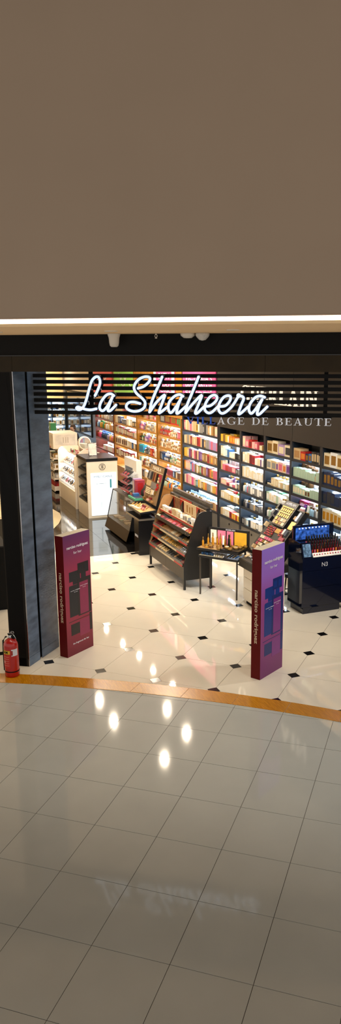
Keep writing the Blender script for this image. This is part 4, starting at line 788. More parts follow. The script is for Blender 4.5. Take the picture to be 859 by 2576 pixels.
def tray_row(spec, x0, x1, y, z, tilt, where, group, ln=.1, d0=.03):
    tot = sum(s[1] * s[3] for s in spec); k = (x1 - x0) / tot; x = x0; i = 0
    for kind, n, cols, w, c2, l in spec:
        for j in range(n):
            ww = w * k; xc = x + ww / 2; x += ww
            if kind == 'gap': continue
            i += 1; c = random.choice(cols)
            up = (0, -math.sin(tilt), math.cos(tilt)); al = (0, math.cos(tilt), math.sin(tilt)); lab = '%s %s, %s from left%s' % (c, NOUN[kind], ORD[i], where)
            if kind in ('palette', 'compact', 'tester', 'flat_box'):      # lies flat on the slope
                s = min(ww - .004, l) if kind == 'compact' else ww - .004
                h = .022 if kind != 'tester' else .03
                put(kind, c, c2, s, l, h, (xc, y + al[1] * (d0 + l / 2) + up[1] * .002, z + al[2] * (d0 + l / 2) + .002), lab, group, tilt)
            elif kind in ('carton', 'flask'):                                   # stands on the slope
                put(kind, c, c2, ww - .004, .03, l, (xc, y + al[1] * (d0 + .06), z + al[2] * (d0 + .06)), lab, group, tilt * .6)
            else:                                                         # lies along the slope
                r_ = min(ww - .004, .034); put(kind, c, c2, r_, r_, l, (xc, y + al[1] * d0 + up[1] * r_ * .5, z + al[2] * d0 + up[2] * r_ * .5), lab, group, tilt - math.pi / 2)
GN = ' on %s of the gondola'
tray_row([('palette', 5, ['dark red', 'charcoal', 'black'], 1.1, 'black', .13), ('bottle', 3, ['beige', 'cream', 'tan'], .8, 'black', .13), ('bottle', 6, ['beige', 'cream', 'tan', 'gold'], .8, 'black', .12), ('compact', 3, ['black', 'charcoal', 'tan'], 1.6, 'black', .1), ('palette', 4, ['black', 'charcoal', 'tan'], 1.2, 'black', .13), ('gloss', 4, ['black', 'dark red', 'brown'], .6, 'black', .13)], xa + .01, xb - .01, TR[0][0], TR[0][1], tl, GN % TR[0][2], 'cosmetics on the gondola trays')
tray_row([('palette', 5, ['charcoal', 'dark red', 'black'], 1.1, 'black', .13), ('bottle', 8, ['gold', 'beige', 'amber'], .8, 'white', .14), ('bottle', 6, ['tan', 'gold', 'beige'], .8, 'gold', .12), ('gloss', 5, ['silver', 'dark red', 'grey'], .7, 'silver', .13)], xa + .01, xb - .01, TR[1][0], TR[1][1], tl, GN % TR[1][2], 'cosmetics on the gondola trays')
tray_row([('palette', 4, ['red', 'dark red'], 1.2, 'dark red', .12), ('palette', 3, ['gold', 'tan'], 1.1, 'tan', .13), ('bottle', 11, ['cream', 'beige', 'tan'], .85, 'beige', .13), ('palette', 2, ['black', 'charcoal'], 1.2, 'black', .13), ('compact', 3, ['tan', 'gold', 'beige'], 1.4, 'tan', .09)], xa + .01, xb - .01, TR[2][0], TR[2][1], tl, GN % TR[2][2], 'cosmetics on the gondola trays')
dr = A_(MB().prism([(xa, -1.985, .90), (xa, -1.985, .965), (xa, -1.975, .965), (xa, -1.975, .91), (xa, -1.76, 1.0), (xa, -1.76, .99)], (xb - xa, 0, 0)), 'top_tray', M_gb)
for x in (xa + .08, xb - .12): A_(MB().box(x, x + .04, -1.992, -1.984, .925, .945), 'clasp', M_steel, dr)
tray_row([('tester', 2, ['cream', 'white'], 1.2, 'black', .05), ('gloss', 7, ['red', 'rose', 'dark red'], .8, 'black', .11), ('flat_box', 2, ['white', 'dark red'], 1.4, 'red', .08), ('gloss', 6, ['red', 'pink', 'dark red'], .8, 'red', .11), ('palette', 4, ['red', 'dark red', 'white'], 1.2, 'dark red', .09), ('gloss', 4, ['gold', 'amber', 'red'], .8, 'red', .1)], xa + .02, xb - .02, -1.975, .915, .38, ' in the top tray of the gondola', 'lip colours in the top gondola tray')
ins = A_(MB().box(xa, xb, -1.88, -1.60, 1.035, 1.05), 'inner_shelf', M_pale); A_(MB().box(xa, xb, -1.886, -1.88, 1.03, 1.055), 'price_strip', M_redp, ins)
row([('jar', 5, .085, ['cream', 'white'], .7, 'white'), ('flat_box', 1, .05, ['red'], 1.2, 'dark red'), ('gap', 1, .1, [], .3), ('carton', 3, .11, ['cream', 'beige'], .8, 'beige'), ('bottle', 3, .12, ['cream', 'beige', 'white'], .6, 'white'), ('gap', 1, .1, [], 1.0), ('carton', 2, .10, ['white', 'cream'], 1.0, 'grey'), ('flat_box', 1, .04, ['charcoal'], 1.4, 'silver'), ('gloss', 3, .12, ['white', 'cream', 'silver'], .5, 'white')], xa + .06, xb - .06, -1.86, 1.051, ' on the inner shelf of the gondola', 'cosmetics on the gondola inner shelf', .08)
rb = A_(MB().box(xa, xb, -1.60, -1.592, 1.05, 1.30), 'red_backing', M_redp)
for a, b, mm in ((.03, .2, mat('poster_portrait', '8a6248', .5, vary=.5, scale=14)), (.32, .66, mat('poster_cream', 'DCC9A4', .5)), (.76, .95, mat('poster_portrait', '8a6248', .5))):
    p_ = A_(MB().box(xa + (xb - xa) * a, xa + (xb - xa) * b, -1.606, -1.60, 1.06, 1.27), 'poster', mm, rb)
for k in range(3): A_(MB().box(xa + (xb - xa) * (.40 + .07 * k), xa + (xb - xa) * (.43 + .07 * k), -1.609, -1.606, 1.09, 1.22 - .02 * (k % 2)), 'poster_lipstick', mat('poster_gold', 'A67A3A', .5), rb)
for a, b in ((.22, .3), (.68, .75)): A_(MB().prism([(xa + (xb - xa) * a, -1.605, 1.05), (xa + (xb - xa) * b, -1.605, 1.05), (xa + (xb - xa) * b, -1.605, 1.25), (xa + (xb - xa) * (a + .02), -1.605, 1.15)], (0, -.02, 0)), 'shelf_divider', M_gb)
A_(MB().box(xa, xb, -1.64, -1.63, 1.288, 1.297), 'led_or_fill_strip', M_gfill)  # added strip, hidden under the header to brighten the posters
A_(MB().box(xa, xb, -1.80, -1.79, 1.026, 1.034), 'led_or_fill_strip', M_gfill)  # added strip, hidden under the inner shelf to brighten the top tray
hd = A_(MB().box(gx0 + .03, gx1 - .03, -1.66, -1.60, 1.30, 1.345), 'header_rail', M_gb)
for a, b, mm in ((.12, .24, M_basep), (.3, .62, M_redp), (.66, .8, M_basep)): A_(MB().box(xa + (xb - xa) * a, xa + (xb - xa) * b, -1.663, -1.66, 1.308, 1.338), 'header_label', mm, hd)
A_(MB().box(gx0 + .01, gx1 - .01, -1.60, -1.55, 1.345, 1.42), 'header_board', mat('header_grey', '4d463c', .4), hd)
for xx in (gx0 + .3, gx1 - .35): text_obj('SEPHORA', .05, 'header_lettering', mat('header_ink', '7d7568', .5), frame((xx, -1.601, 1.383), (1, 0, 0), (0, 0, 1)), hd, width=.3)
A_(MB().lathe([(.03, 0), (.045, .01), (.045, .03), (.02, .05)], (-.75, -1.85, 0), 14), 'castor', M_steel)

# ================================================================== NABLA STAND
t = thing('cosmetics_stand', 'black make-up stand with tilted bronze tester board lettered Nabla', 'display stand', (-2.4, -1.85, 0)); A_ = lambda m, n, mt_, p=None, **k: m.build(n, mt_, p or t, **k)
pd = A_(MB().prism([(-2.56, -2.08, 0), (-2.25, -2.08, 0), (-2.22, -1.62, 0), (-2.56, -1.62, 0)], (0, 0, .70)), 'pedestal', M_satin, bevel=.006)
text_obj('NABLA', .07, 'lettering', mat('print_silver', 'C9C9CC', .4, vary=0), frame((-2.40, -2.083, .37), (1, 0, -.0), (0, 0, 1)), pd, width=.2)
A_(MB().box(-3.06, -2.19, -2.09, -1.66, .70, .715), 'lower_tray', M_satin); m = MB()
for a in ((-3.06, -2.19, -2.095, -2.085), (-3.06, -2.19, -1.67, -1.66), (-3.065, -3.055, -2.09, -1.66), (-2.195, -2.185, -2.09, -1.66)): m.box(*a, .7, .735)
A_(m, 'tray_rim', mat('bronze_rim', '8f8578', .3, .6))
ut = A_(MB().prism([(-3.19, -2.04, .815), (-2.25, -2.05, .815), (-2.4, -1.65, .815), (-3.19, -1.63, .815)], (0, 0, .03)), 'upper_tray', M_satin)
A_(MB().prism([(-3.17, -2.02, .845), (-2.28, -2.03, .845), (-2.41, -1.67, .845), (-3.17, -1.65, .845)], (0, 0, .004)), 'tray_insert', mat('sand_insert', 'C8A56A', .5), ut)
A_(MB().box(-2.9, -2.5, -1.95, -1.75, .715, .815), 'tray_support', M_satin)
b0 = np.array([0, -1.70, .93]); b1 = np.array([0, -1.50, 1.68]); bu = (b1 - b0) / np.linalg.norm(b1 - b0); bl = float(np.linalg.norm(b1 - b0)); bn = np.array([0, -bu[2], bu[1]]); bang = math.atan2(bu[2], bu[1])
M_brz = mat('bronze_board', '8d7355', .4, vary=.06); bx0, bx1 = -3.15, -2.30
def bq(x, v, o=0.): return np.array([x, 0, 0]) + b0 + bu * v + bn * o
A_(MB().prism([bq(bx0, 0), bq(bx1, 0), bq(bx1, bl), bq(bx0, bl)], -bn * .05), 'board_case', M_black)
bd = A_(MB().prism([bq(bx0 + .012, .012), bq(bx1 - .012, .012), bq(bx1 - .012, bl - .012), bq(bx0 + .012, bl - .012)], bn * .004), 'board_face', M_brz)
A_(MB().prism([bq(bx0 + .012, bl - .14, .005), bq(bx1 - .012, bl - .14, .005), bq(bx1 - .012, bl - .13, .005), bq(bx0 + .012, bl - .13, .005)], bn * .006), 'board_ledge', M_pale, bd)
text_obj('NABLA', .10, 'lettering', mat('print_pale', 'E6D9C4', .4, vary=0), frame(tuple(bq(-2.73, bl - .075, .0055)), (1, 0, 0), tuple(bu)), bd, width=.5)
A_(MB().prism([bq(-2.78, 0), bq(-2.66, 0), bq(-2.66, .5), bq(-2.78, .5)], (0, .12, -.12)), 'board_strut', M_black)
def tbox(x0, x1, v0, v1, h, mm, n='tester'): return A_(MB().prism([bq(x0, v0, .005), bq(x1, v0, .005), bq(x1, v1, .005), bq(x0, v1, .005)], bn * h), n, mm, bd)
for i in range(4): tbox(-3.1 + i * .06, -3.06 + i * .06, .47, .62, .03, pm(['black', 'silver', 'grey', 'charcoal'][i]))
for i in range(5): tbox(-2.78 + i * .05, -2.75 + i * .05, .45, .62, .025, pm(['brown', 'dark red', 'tan', 'brown', 'black'][i]))
for i, c in enumerate(['cream', 'beige', 'red']): tbox(-2.5, -2.42, .46 + i * .06, .50 + i * .06, .02, pm(c))
tbox(-2.42, -2.36, .48, .62, .02, pm('rose')); tbox(-3.1, -2.86, .33, .44, .02, pm('beige')); tbox(-2.83, -2.52, .3, .43, .012, pm('silver'), 'swatch_card')
for i in range(3): tbox(-2.48 + (i % 2) * .05, -2.44 + (i % 2) * .05, .3 + i * .045, .34 + i * .045, .03, pm('red'))
for i in range(4): tbox(-3.05, -2.80, .175 + i * .032, .195 + i * .032, .02, pm('cream'))
for i in range(3): tbox(-2.72 + i * .09, -2.65 + i * .09, .18 + i * .012, .28, .022, pm(['cream', 'white', 'gold'][i]))
for i in range(5): tbox(-3.1 + i * .13, -3.0 + i * .13, .04 + (i % 2) * .05, .075 + (i % 2) * .05, .035, pm(['gold', 'brown', 'pale pink', 'dark red', 'tan'][i]))
for i in range(13):
    c = random.choice(['gold', 'gold', 'tan', 'cream', 'amber']); x = -3.1 + i * .056
    put('gloss', c, 'gold' if i < 8 else 'rose', .026, .026, .07, (x, -1.95 + (i % 3) * .05, .865), '%s lip gloss, %s from left in the upper Nabla tray'.replace('Nabla', 'sand') % (c, ORD[i + 1]), 'lip glosses in the sand coloured tray', -1.1, .3)
for i in range(4): put('flat_box', 'cream', 'white', .09, .06, .03, (-2.93 + i * .11, -2.0 + .01 * i, .85), 'cream flat box, %s from left at the front of sand tray' % ORD[i + 1], 'lip glosses in the sand coloured tray', 0, .4)
for i in range(7): put('gloss', ['pink', 'cream', 'rose'][i % 3], 'dark red', .02, .02, .10, (-2.62 + i * .035, -1.93, .865), '%s lip gloss, %s from left at the right end of sand tray' % (['pink', 'cream', 'rose'][i % 3], ORD[i + 1]), 'lip glosses in the sand coloured tray', -.8, .2)
for i in range(4): put('palette', 'silver', 'charcoal', .08, .06, .02, (-2.62 + i * .1, -1.76, .7165), 'small palette, %s from left in the lower tray under the tilted board' % ORD[i + 1], 'palettes in the lower black tray')

# ================================================================== GLASS DISPLAY CASE
cx0, cx1 = -4.91, -3.21
t = thing('glass_display_case', 'brown-black display case with slanted glass front full of make-up', 'display case', ((cx0 + cx1) / 2, -1.7, 0)); A_ = lambda m, n, mt_, p=None, **k: m.build(n, mt_, p or t, **k)
M_case = mat('case_brown_black', '2a231c', .35, vary=.08); M_glass = mat('case_glass', '8f8a80', .03, alpha=.22, vary=0, spec=.6)
A_(MB().box(cx0 + .05, cx1 - .05, -1.95, -1.4, 0, .06), 'kick_base', M_black)
A_(MB().prism([(cx0, -2.06, .05), (cx0, -1.985, .27), (cx0, -1.36, .27), (cx0, -1.36, .05)], (cx1 - cx0, 0, 0)), 'base_cabinet', M_case)
sp_ = [(-1.985, .27), (-1.845, .88), (-1.36, .88), (-1.36, .27)]
A_(MB().prism([(cx1 - .03, y, z) for y, z in [(-2.06, .05)] + sp_ + [(-1.36, .05)]], (.03, 0, 0)), 'side_panel', M_satin)
A_(MB().prism([(cx0, y, z) for y, z in sp_], (.012, 0, 0)), 'side_glass', M_glass)
A_(MB().prism([(cx0, -1.985, .27), (cx0, -1.845, .88), (cx0, -1.838, .88), (cx0, -1.978, .27)], (cx1 - cx0 - .03, 0, 0)), 'front_glass', M_glass)
A_(MB().prism([(cx0 - .006, -1.995, .265), (cx0 - .006, -1.85, .89), (cx0 - .006, -1.835, .89), (cx0 - .006, -1.98, .265)], (.02, 0, 0)), 'corner_trim', M_black)
A_(MB().box(cx0, cx1, -1.85, -1.36, .88, .90), 'top', M_case); A_(MB().box(cx0, cx1, -1.38, -1.36, .27, .88), 'back_panel', M_case)
A_(MB().box(cx0 + .02, cx1 - .04, -1.80, -1.40, .57, .58), 'glass_shelf', M_glass)
for i in range(6): put('gloss', ['amber', 'orange', 'gold'][i % 3], 'charcoal', .035, .035, .2, (-4.72 + i * .045, -1.72, .581), '%s lip gloss, %s in the cluster on the case shelf' % (['amber', 'orange', 'gold'][i % 3], ORD[i + 1]), 'goods inside the glass case')
for i, (k, c, w, h, x) in enumerate([('carton', 'brown', .14, .12, -4.35), ('jar', 'blue', .1, .1, -4.15), ('carton', 'dark red', .12, .13, -3.95), ('flat_box', 'charcoal', .2, .06, -3.7), ('carton', 'blue', .1, .1, -3.45)]): put(k, c, CAP.get(c, 'white'), w, .1, h, (x, -1.68, .581), '%s %s on the shelf inside the glass case' % (c, NOUN[k]), 'goods inside the glass case')
for i in range(7): put('flat_box', ['cream', 'tan', 'mint', 'brown', 'beige', 'charcoal', 'cream'][i], 'beige', .16, .14, .03, (-4.75 + i * .21, -1.8 + .03 * (i % 2), .271), '%s flat box, %s from left on the floor of glass case' % (['cream', 'tan', 'mint', 'brown', 'beige', 'charcoal', 'cream'][i], ORD[i + 1]), 'goods inside the glass case')
# things on top of the case
P = onY(316, 1236, -1.62)
t = thing('lipstick_stand', 'clear three-tier stand of dark lipsticks on the glass case', 'stand', (-4.22, -1.62, .90)); M_acr = mat('clear_acrylic', 'CFD2D4', .08, alpha=.35, vary=0)
def tl_(m, n, mt_, p=None): return m.build(n, mt_, p or t, world=False)
tl_(MB().box(-.30, .24, -.12, .12, 0, .012), 'base', M_acr); tl_(MB().box(-.32, .18, .10, .115, .012, .42), 'spine', M_acr)
for k in range(3):
    z = .08 + k * .155; tl_(MB().prism([(-.33, -.14, z - .03), (-.33, .10, z + .05), (-.33, .10, z + .058), (-.33, -.14, z - .022)], (.54, 0, 0)), 'tier', M_acr); tl_(MB().box(-.33, .21, -.146, -.14, z - .04, z + .005), 'tier_lip', pm('rose'))
for k in range(3):
    for i in range(8):
        z = .90 + .08 + k * .155; put('gloss', ['dark red', 'black', 'rose'][i % 3], 'black', .036, .036, .15, (-4.51 + i * .064, -1.73, z + .005), 'dark lipstick, %s from left on %s tier of acrylic stand' % (ORD[i + 1], ['lowest', 'middle', 'top'][k]), 'dark lipsticks on the acrylic stand', -.95, 0)
m = MB(); m.box(-3.98, -3.86, -1.66, -1.48, .901, 1.25); m.box(-3.95, -3.90, -1.664, -1.66, .95, 1.2, 1); top(m, 'product_carton', [pm('lilac'), pm('cream')], 'tall lilac and white carton on the glass case', 'carton')
m = MB(); m.box(-3.84, -3.74, -1.66, -1.46, .901, 1.235); m.box(-3.74, -3.736, -1.62, -1.5, 1.0, 1.18, 1); top(m, 'product_carton', [pm('rose'), pm('red')], 'tall rose red carton beside the lilac carton', 'carton')
for i in range(4): put('lipstick', ['red', 'dark red', 'orange', 'rose'][i], 'black', .035, .035, .1, (-3.92 + i * .1, -1.78, .901), '%s lipstick standing %s in the row before the cartons' % (['red', 'dark red', 'orange', 'rose'][i], ORD[i + 1]), 'lipsticks on the glass case')
t = thing('makeup_bag', 'dark padded bag standing on the glass case', 'bag', (-3.57, -1.49, .9005)); MB().lathe([(.09, 0), (.11, .03), (.11, .14), (.06, .2), (.03, .26)], seg=14).build('bag_body', mat('dark_fabric', '241f1c', .7, vary=.2), t, world=False); MB().tube([(-.04, 0, .22), (0, 0, .3), (.04, 0, .22)], .008).build('loop', M_black, t, world=False)
m = MB(); m.box(-3.72, -3.24, -1.845, -1.61, .901, .945); m.box(-3.70, -3.26, -1.82, -1.63, .945, .95, 1); top(m, 'display_tray', [mat('mint_green_tray', '4fae86', .4), pm('navy')], 'mint green tray with dark inset on the glass case', 'tray')
m = MB(); m.box(-3.42, -3.24, -1.59, -1.4, .901, 1.07); m.box(-3.4, -3.26, -1.593, -1.59, .93, 1.05, 1); top(m, 'product_box', [pm('rose'), pm('pink')], 'rose pink box behind the mint green tray', 'box')
m = MB(); m.box(-3.62, -3.5, -1.78, -1.66, .9505, 1.0); top(m, 'product_box', [pm('blue')], 'small blue box lying on the mint tray', 'box')
# portrait panel behind the case
q = onY(313, 1148, -1.25); q2 = onY(343, 1158, -1.25); t = thing('portrait_panel', 'tall white advertising panel with a dark portrait photo', 'panel', ((q[0] + q2[0]) / 2, -1.2, 0)); zt_ = float(q[2])
MB().box(q[0], q2[0], -1.25, -1.12, 0, zt_).build('board', M_white, t)
MB().box(q[0] + .08, q2[0] - .30, -1.254, -1.25, zt_ - .62, zt_ - .2).build('photo', mat('portrait_photo', '4a5260', .5, vary=.4, scale=5), t)
MB().lathe([(.05, 0), (.075, .003)], ((q[0] + q2[0] - .22) / 2, -1.254, zt_ - .38), 14, axis='y').build('portrait_face', mat('portrait_skin', 'C9A88C', .5), t)

# ================================================================== WHITE COUNTERS
M_wh = mat('counter_white', 'EDE3D0', .35, vary=.015); M_glow = mat('lightbox_face', 'F2FAFF', .3, emit=.9, ecol='E4F4FF', vary=0); M_gw = mat('lit_shelf_white', 'FFFFFF', .4, emit=.35, ecol='FFF8EE', vary=0)
wx0, wx1, wy0, wy1 = -7.08, -6.07, -2.15, -1.40
t = thing('lightbox_cabinet', 'white cabinet with a glowing lightbox front and black top', 'cabinet', ((wx0 + wx1) / 2, (wy0 + wy1) / 2, 0)); A_ = lambda m, n, mt_, p=None, **k: m.build(n, mt_, p or t, **k)
A_(MB().box(wx1 - .06, wx1, wy0, wy1, 0, 1.37), 'front_panel', M_wh); A_(MB().box(wx0, wx0 + .05, wy0, wy1, 0, 1.37), 'rear_panel', M_wh); A_(MB().box(wx0 + .05, wx1 - .06, wy0 + .36, wy1, 0, 1.37), 'body', M_wh); A_(MB().box(wx0 + .05, wx1 - .06, wy0, wy0 + .36, 0, .36), 'lower_panel', M_wh)
A_(MB().box(wx0 - .03, wx1 + .01, wy0 - .01, wy1 + .01, 1.37, 1.44), 'worktop', M_satin)
lb = A_(MB().box(wx1, wx1 + .012, wy0 + .085, wy1 - .04, .06, 1.09), 'lightbox', M_glow)
FR = lambda y, z: frame((wx1 + .0135, y, z), (0, 1, 0), (0, 0, 1))
inkb = mat('print_blue_grey', '5b7f96', .5, vary=0); text_obj('IMPECCABLE', .07, 'lettering', inkb, FR(-1.77, 1.0), lb, width=.48)
A_(MB().box(wx1 + .012, wx1 + .015, -1.93, -1.70, .62, .83), 'printed_square', mat('print_white_blue', 'E6F3F8', .4, emit=.6, vary=0), lb); A_(MB().box(wx1 + .012, wx1 + .0145, -1.935, -1.695, .828, .838), 'square_edge', inkb, lb)
A_(MB().box(wx1 + .012, wx1 + .016, -1.60, -1.56, .72, .93), 'printed_mascara', mat('print_teal', '3aa0b4', .4, vary=0), lb)
text_obj('ANASTASIA', .045, 'lettering', mat('print_faint', 'B8D0DA', .5, vary=0), frame((wx1 + .0135, -1.82, .42), (0, 0, 1), (0, -1, 0)), lb, width=.34)
lg = A_(MB().tube([(wx1 + .002, -1.775 + .075 * math.cos(a), 1.235 + .075 * math.sin(a)) for a in np.linspace(0, 6.283, 25)[:-1]], .005, closed=True), 'emblem', M_black)
for s in (-1, 1):
    A_(MB().tube([(wx1 + .002, -1.775 + s * y, z) for y, z in ((.0, 1.28), (.03, 1.285), (.035, 1.255), (.01, 1.24), (.02, 1.22), (.045, 1.19))], .004), 'emblem_stroke', M_black, lg); A_(MB().tube([(wx1 + .002, -1.775 + s * .008, z) for z in (1.285, 1.185)], .004), 'emblem_stroke', M_black, lg)
for k, z in enumerate((.40, .66, .90, 1.14)):
    A_(MB().prism([(wx0 + .05, wy0 + .005, z), (wx0 + .05, wy0 + .35, z + .10), (wx0 + .05, wy0 + .35, z + .085), (wx0 + .05, wy0 + .005, z - .03)], (wx1 - wx0 - .11, 0, 0)), 'black_tray', M_satin)
    for i in range(6):
        c = ['grey', 'beige', 'silver', 'charcoal'][(i + k) % 4]; put('palette', c, 'charcoal', .11, .12, .03, (wx0 + .15 + i * .14, wy0 + .12, z + .04), '%s palette, %s from left, %s black tray of lightbox cabinet' % (c, ORD[i + 1], ['lowest', 'second', 'third', 'top'][k]), 'palettes in the side trays of the lightbox cabinet', .28)
# photo frame on top
t = thing('photo_frame', 'silver tilted frame standing on the black cabinet top', 'frame', (-6.62, -1.85, 1.441)); fr = MB()
ang = .32
for s in (-1, 1): fr.tube([(.03 * 0 - .0, s * .1, 0), (-.09, s * .1, .30)], .009)
fr.tube([(-.09, -.1, .3), (-.09, .1, .3)], .009); fr.tube([(0, -.1, .006), (0, .1, .006)], .009); fr.build('frame', M_steel, t, world=False)
MB().prism([(.0, -.095, .01), (.0, .095, .01), (-.088, .095, .295), (-.088, -.095, .295)], (-.004, 0, -.001)).build('picture', mat('frame_print', 'CFCBC2', .4, vary=.2, scale=8), t, world=False); MB().tube([(-.06, 0, .2), (-.16, 0, .004)], .007).build('prop', M_steel, t, world=False)

# slanted tester counter
sx0, sx1, sy = -9.38, -7.33, -2.17
t = thing('tester_counter', 'white counter with slanted glowing tester shelves', 'counter', ((sx0 + sx1) / 2, -1.85, 0)); A_ = lambda m, n, mt_, p=None, **k: m.build(n, mt_, p or t, **k)
pf = [(sy, 0), (sy, 1.28), (sy + .03, 1.36), (sy + .09, 1.40), (-1.5, 1.40), (-1.5, 0)]
A_(MB().prism([(sx0, y, z) for y, z in pf], (.05, 0, 0)), 'end_panel', M_wh); A_(MB().prism([(sx1 - .05, y, z) for y, z in [(sy, 0), (sy, 1.33), (-1.9, 1.52), (-1.5, 1.42), (-1.5, 0)]], (.05, 0, 0)), 'end_panel', M_wh)
A_(MB().box(sx0 + .05, sx1 - .05, sy + .02, -1.5, 0, .40), 'base_panel', M_wh); A_(MB().box(sx0 + .05, sx1 - .05, sy + .01, sy + .03, .40, .43), 'base_ledge', M_wh)
A_(MB().box(sx0 + .05, sx1 - .05, -1.55, -1.5, .4, 1.38), 'back_panel', M_wh); A_(MB().box(sx0 + .05, sx1 - .05, -1.9, -1.5, 1.24, 1.27), 'top_shelf', M_wh)
for k, (y, z) in enumerate(((sy + .03, .46), (sy + .08, .71), (sy + .14, .96))):
    s = A_(MB().prism([(sx0 + .05, y, z), (sx0 + .05, y + .16, z + .2), (sx0 + .05, y + .17, z + .19), (sx0 + .05, y + .01, z - .015)], (sx1 - sx0 - .1, 0, 0)), 'slanted_shelf', M_gw); A_(MB().box(sx0 + .05, sx1 - .05, y - .006, y + .004, z - .02, z + .03), 'clear_lip', M_acr, s)
    A_(MB().box(sx0 + .08, sx1 - .08, y + .16, y + .175, z + .225, z + .235), 'led_or_fill_strip', M_ledw, s)
    for i in range(7):
        x = sx0 + .17 + i * .27; c = ['grey', 'beige', 'charcoal', 'pale blue', 'tan', 'black', 'pink'][(i * 3 + k * 2) % 7]; tl2 = math.atan2(.2, .16)
        put('palette' if (i + k) % 2 else 'flat_box', c, 'white' if (i + k) % 2 else 'silver', .15, .13, .02, (x, y + .075 - .008, z + .10 + .008), '%s tester, %s from left on %s slanted shelf of white counter' % (c, ORD[i + 1], ['lowest', 'middle', 'upper'][k]), 'testers on the slanted shelves', tl2)
        put('compact', ['black', 'brown', 'gold', 'charcoal'][i % 4], 'black', .05, .05, .02, (x + .12, y + .07 - .008, z + .095 + .008), '%s compact, %s from left on %s slanted shelf of white counter' % (['black', 'brown', 'gold', 'charcoal'][i % 4], ORD[i + 1], ['lowest', 'middle', 'upper'][k]), 'testers on the slanted shelves', tl2)
for i in range(8):
    c = ['grey', 'rose', 'green', 'white', 'pink', 'pale pink', 'brown', 'silver'][i]; put(['bottle', 'jar', 'tube', 'bottle', 'carton', 'carton', 'jar', 'bottle'][i], c, CAP.get(c, 'white'), .06, .06, .12, (sx0 + .35 + i * .17, -1.86, 1.272), '%s item, %s from left on the top shelf of white counter' % (c, ORD[i + 1]), 'bottles on the white counter top')
for i in range(4): m = MB(); m.box(-8.6 + i * .13, -8.49 + i * .13, -1.75, -1.57, 1.272, 1.66 - .01 * i); m.box(-8.6 + i * .13 + .02, -8.49 + i * .13 - .02, -1.753, -1.75, 1.35, 1.6, 1); top(m, 'product_carton', [pm(['white', 'cream', 'white', 'pale pink'][i]), pm(['pale pink', 'grey', 'beige', 'pink'][i])], 'white carton, %s of four standing beside the round mirror' % ORD[i + 1], 'carton', 'cartons on the white counter')
t = thing('table_mirror', 'round white-rimmed make-up mirror on the white counter', 'mirror', (-7.97, -1.76, 1.272), .15); MB().lathe([(.07, 0), (.07, .01), (.012, .015), (.012, .2)], seg=14).build('stand', M_white, t, world=False)
MB().lathe([(.16, 0), (.17, .01), (.17, .09), (.16, .10)], (.0, .0, .35), 24, axis='x').build('rim', M_white, t, world=False); MB().lathe([(.145, 0), (.145, .004)], (.098, 0, .35), 24, axis='x').build('glass', mat('mirror_glass', 'DDE6EA', .05, .9, vary=0), t, world=False)
m = MB(); m.box(-7.78, -7.40, -1.70, -1.57, 1.272, 1.58); m.box(-7.40, -7.396, -1.66, -1.60, 1.38, 1.5, 1); top(m, 'counter_sign', [M_wh, M_gw], 'white block sign with a lit window behind the mirror', 'sign')

# tall white tower
t = thing('display_tower', 'tall white display tower with stacked shelves by the pillar', 'display stand', (-10.45, -1.8, 0)); A_ = lambda m, n, mt_, p=None, **k: m.build(n, mt_, p or t, **k)
tx0, tx1, ty0, ty1 = -10.92, -10.0, -2.16, -1.46
A_(MB().box(tx0, tx1, ty0 + .22, ty1, 0, 1.25), 'core', M_wh); A_(MB().box(tx0, tx1, ty0, ty1, 1.25, 1.33), 'canopy', M_wh); A_(MB().box(tx0, tx1, ty0, ty1, 1.33, 1.69), 'head_box', M_wh)
A_(MB().box(tx1, tx1 + .004, ty0 + .06, ty1 - .06, 1.36, 1.65), 'photo_panel', mat('pale_photo', 'D9D2C4', .5, vary=.12, scale=6)); A_(MB().box(tx0 + .1, tx1 - .1, ty0 - .004, ty0, 1.38, 1.64), 'photo_panel', mat('pale_photo', 'D9D2C4', .5))
for a in (-.05, .02, .08): A_(MB().box(tx1 + .004, tx1 + .007, -1.83 + a, -1.80 + a, 1.42, 1.58), 'photo_bottle', mat('photo_line', 'BDB3A2', .5))
text_obj('nyx', .1, 'lettering', pm('red'), frame((-10.5, ty0 - .005, 1.29), (1, 0, 0), (0, 0, 1)), t, width=.35)
for k, z in enumerate((.02, .34, .62, .92)):
    A_(MB().box(tx0, tx1, ty0, ty0 + .22, z, z + .03), 'shelf', M_wh); A_(MB().box(tx0, tx1, ty0 - .01, ty0, z, z + (.16 if k == 0 else .08)), 'shelf_lip', M_wh); A_(MB().box(tx1 - .01, tx1, ty0, ty0 + .22, z, z + (.16 if k == 0 else .08)), 'shelf_lip', M_wh)
    n = [3, 5, 6, 5][k]
    for i in range(n):
        c = [['red', 'red', 'dark red'], ['grey', 'silver', 'beige'], ['cream', 'grey', 'white'], ['black', 'gold', 'charcoal']][k][i % 3]; w = .8 / n
        put('carton', c, CAP.get(c, 'white') if k else 'red', w - .01, .17, [.26, .18, .17, .17][k], (tx0 + .06 + w * (i + .5), ty0 + .11, z + .031), '%s carton, %s from left on %s shelf of white tower' % (c, ORD[i + 1], ['lowest', 'second', 'third', 'top'][k]), 'cartons on the white tower')

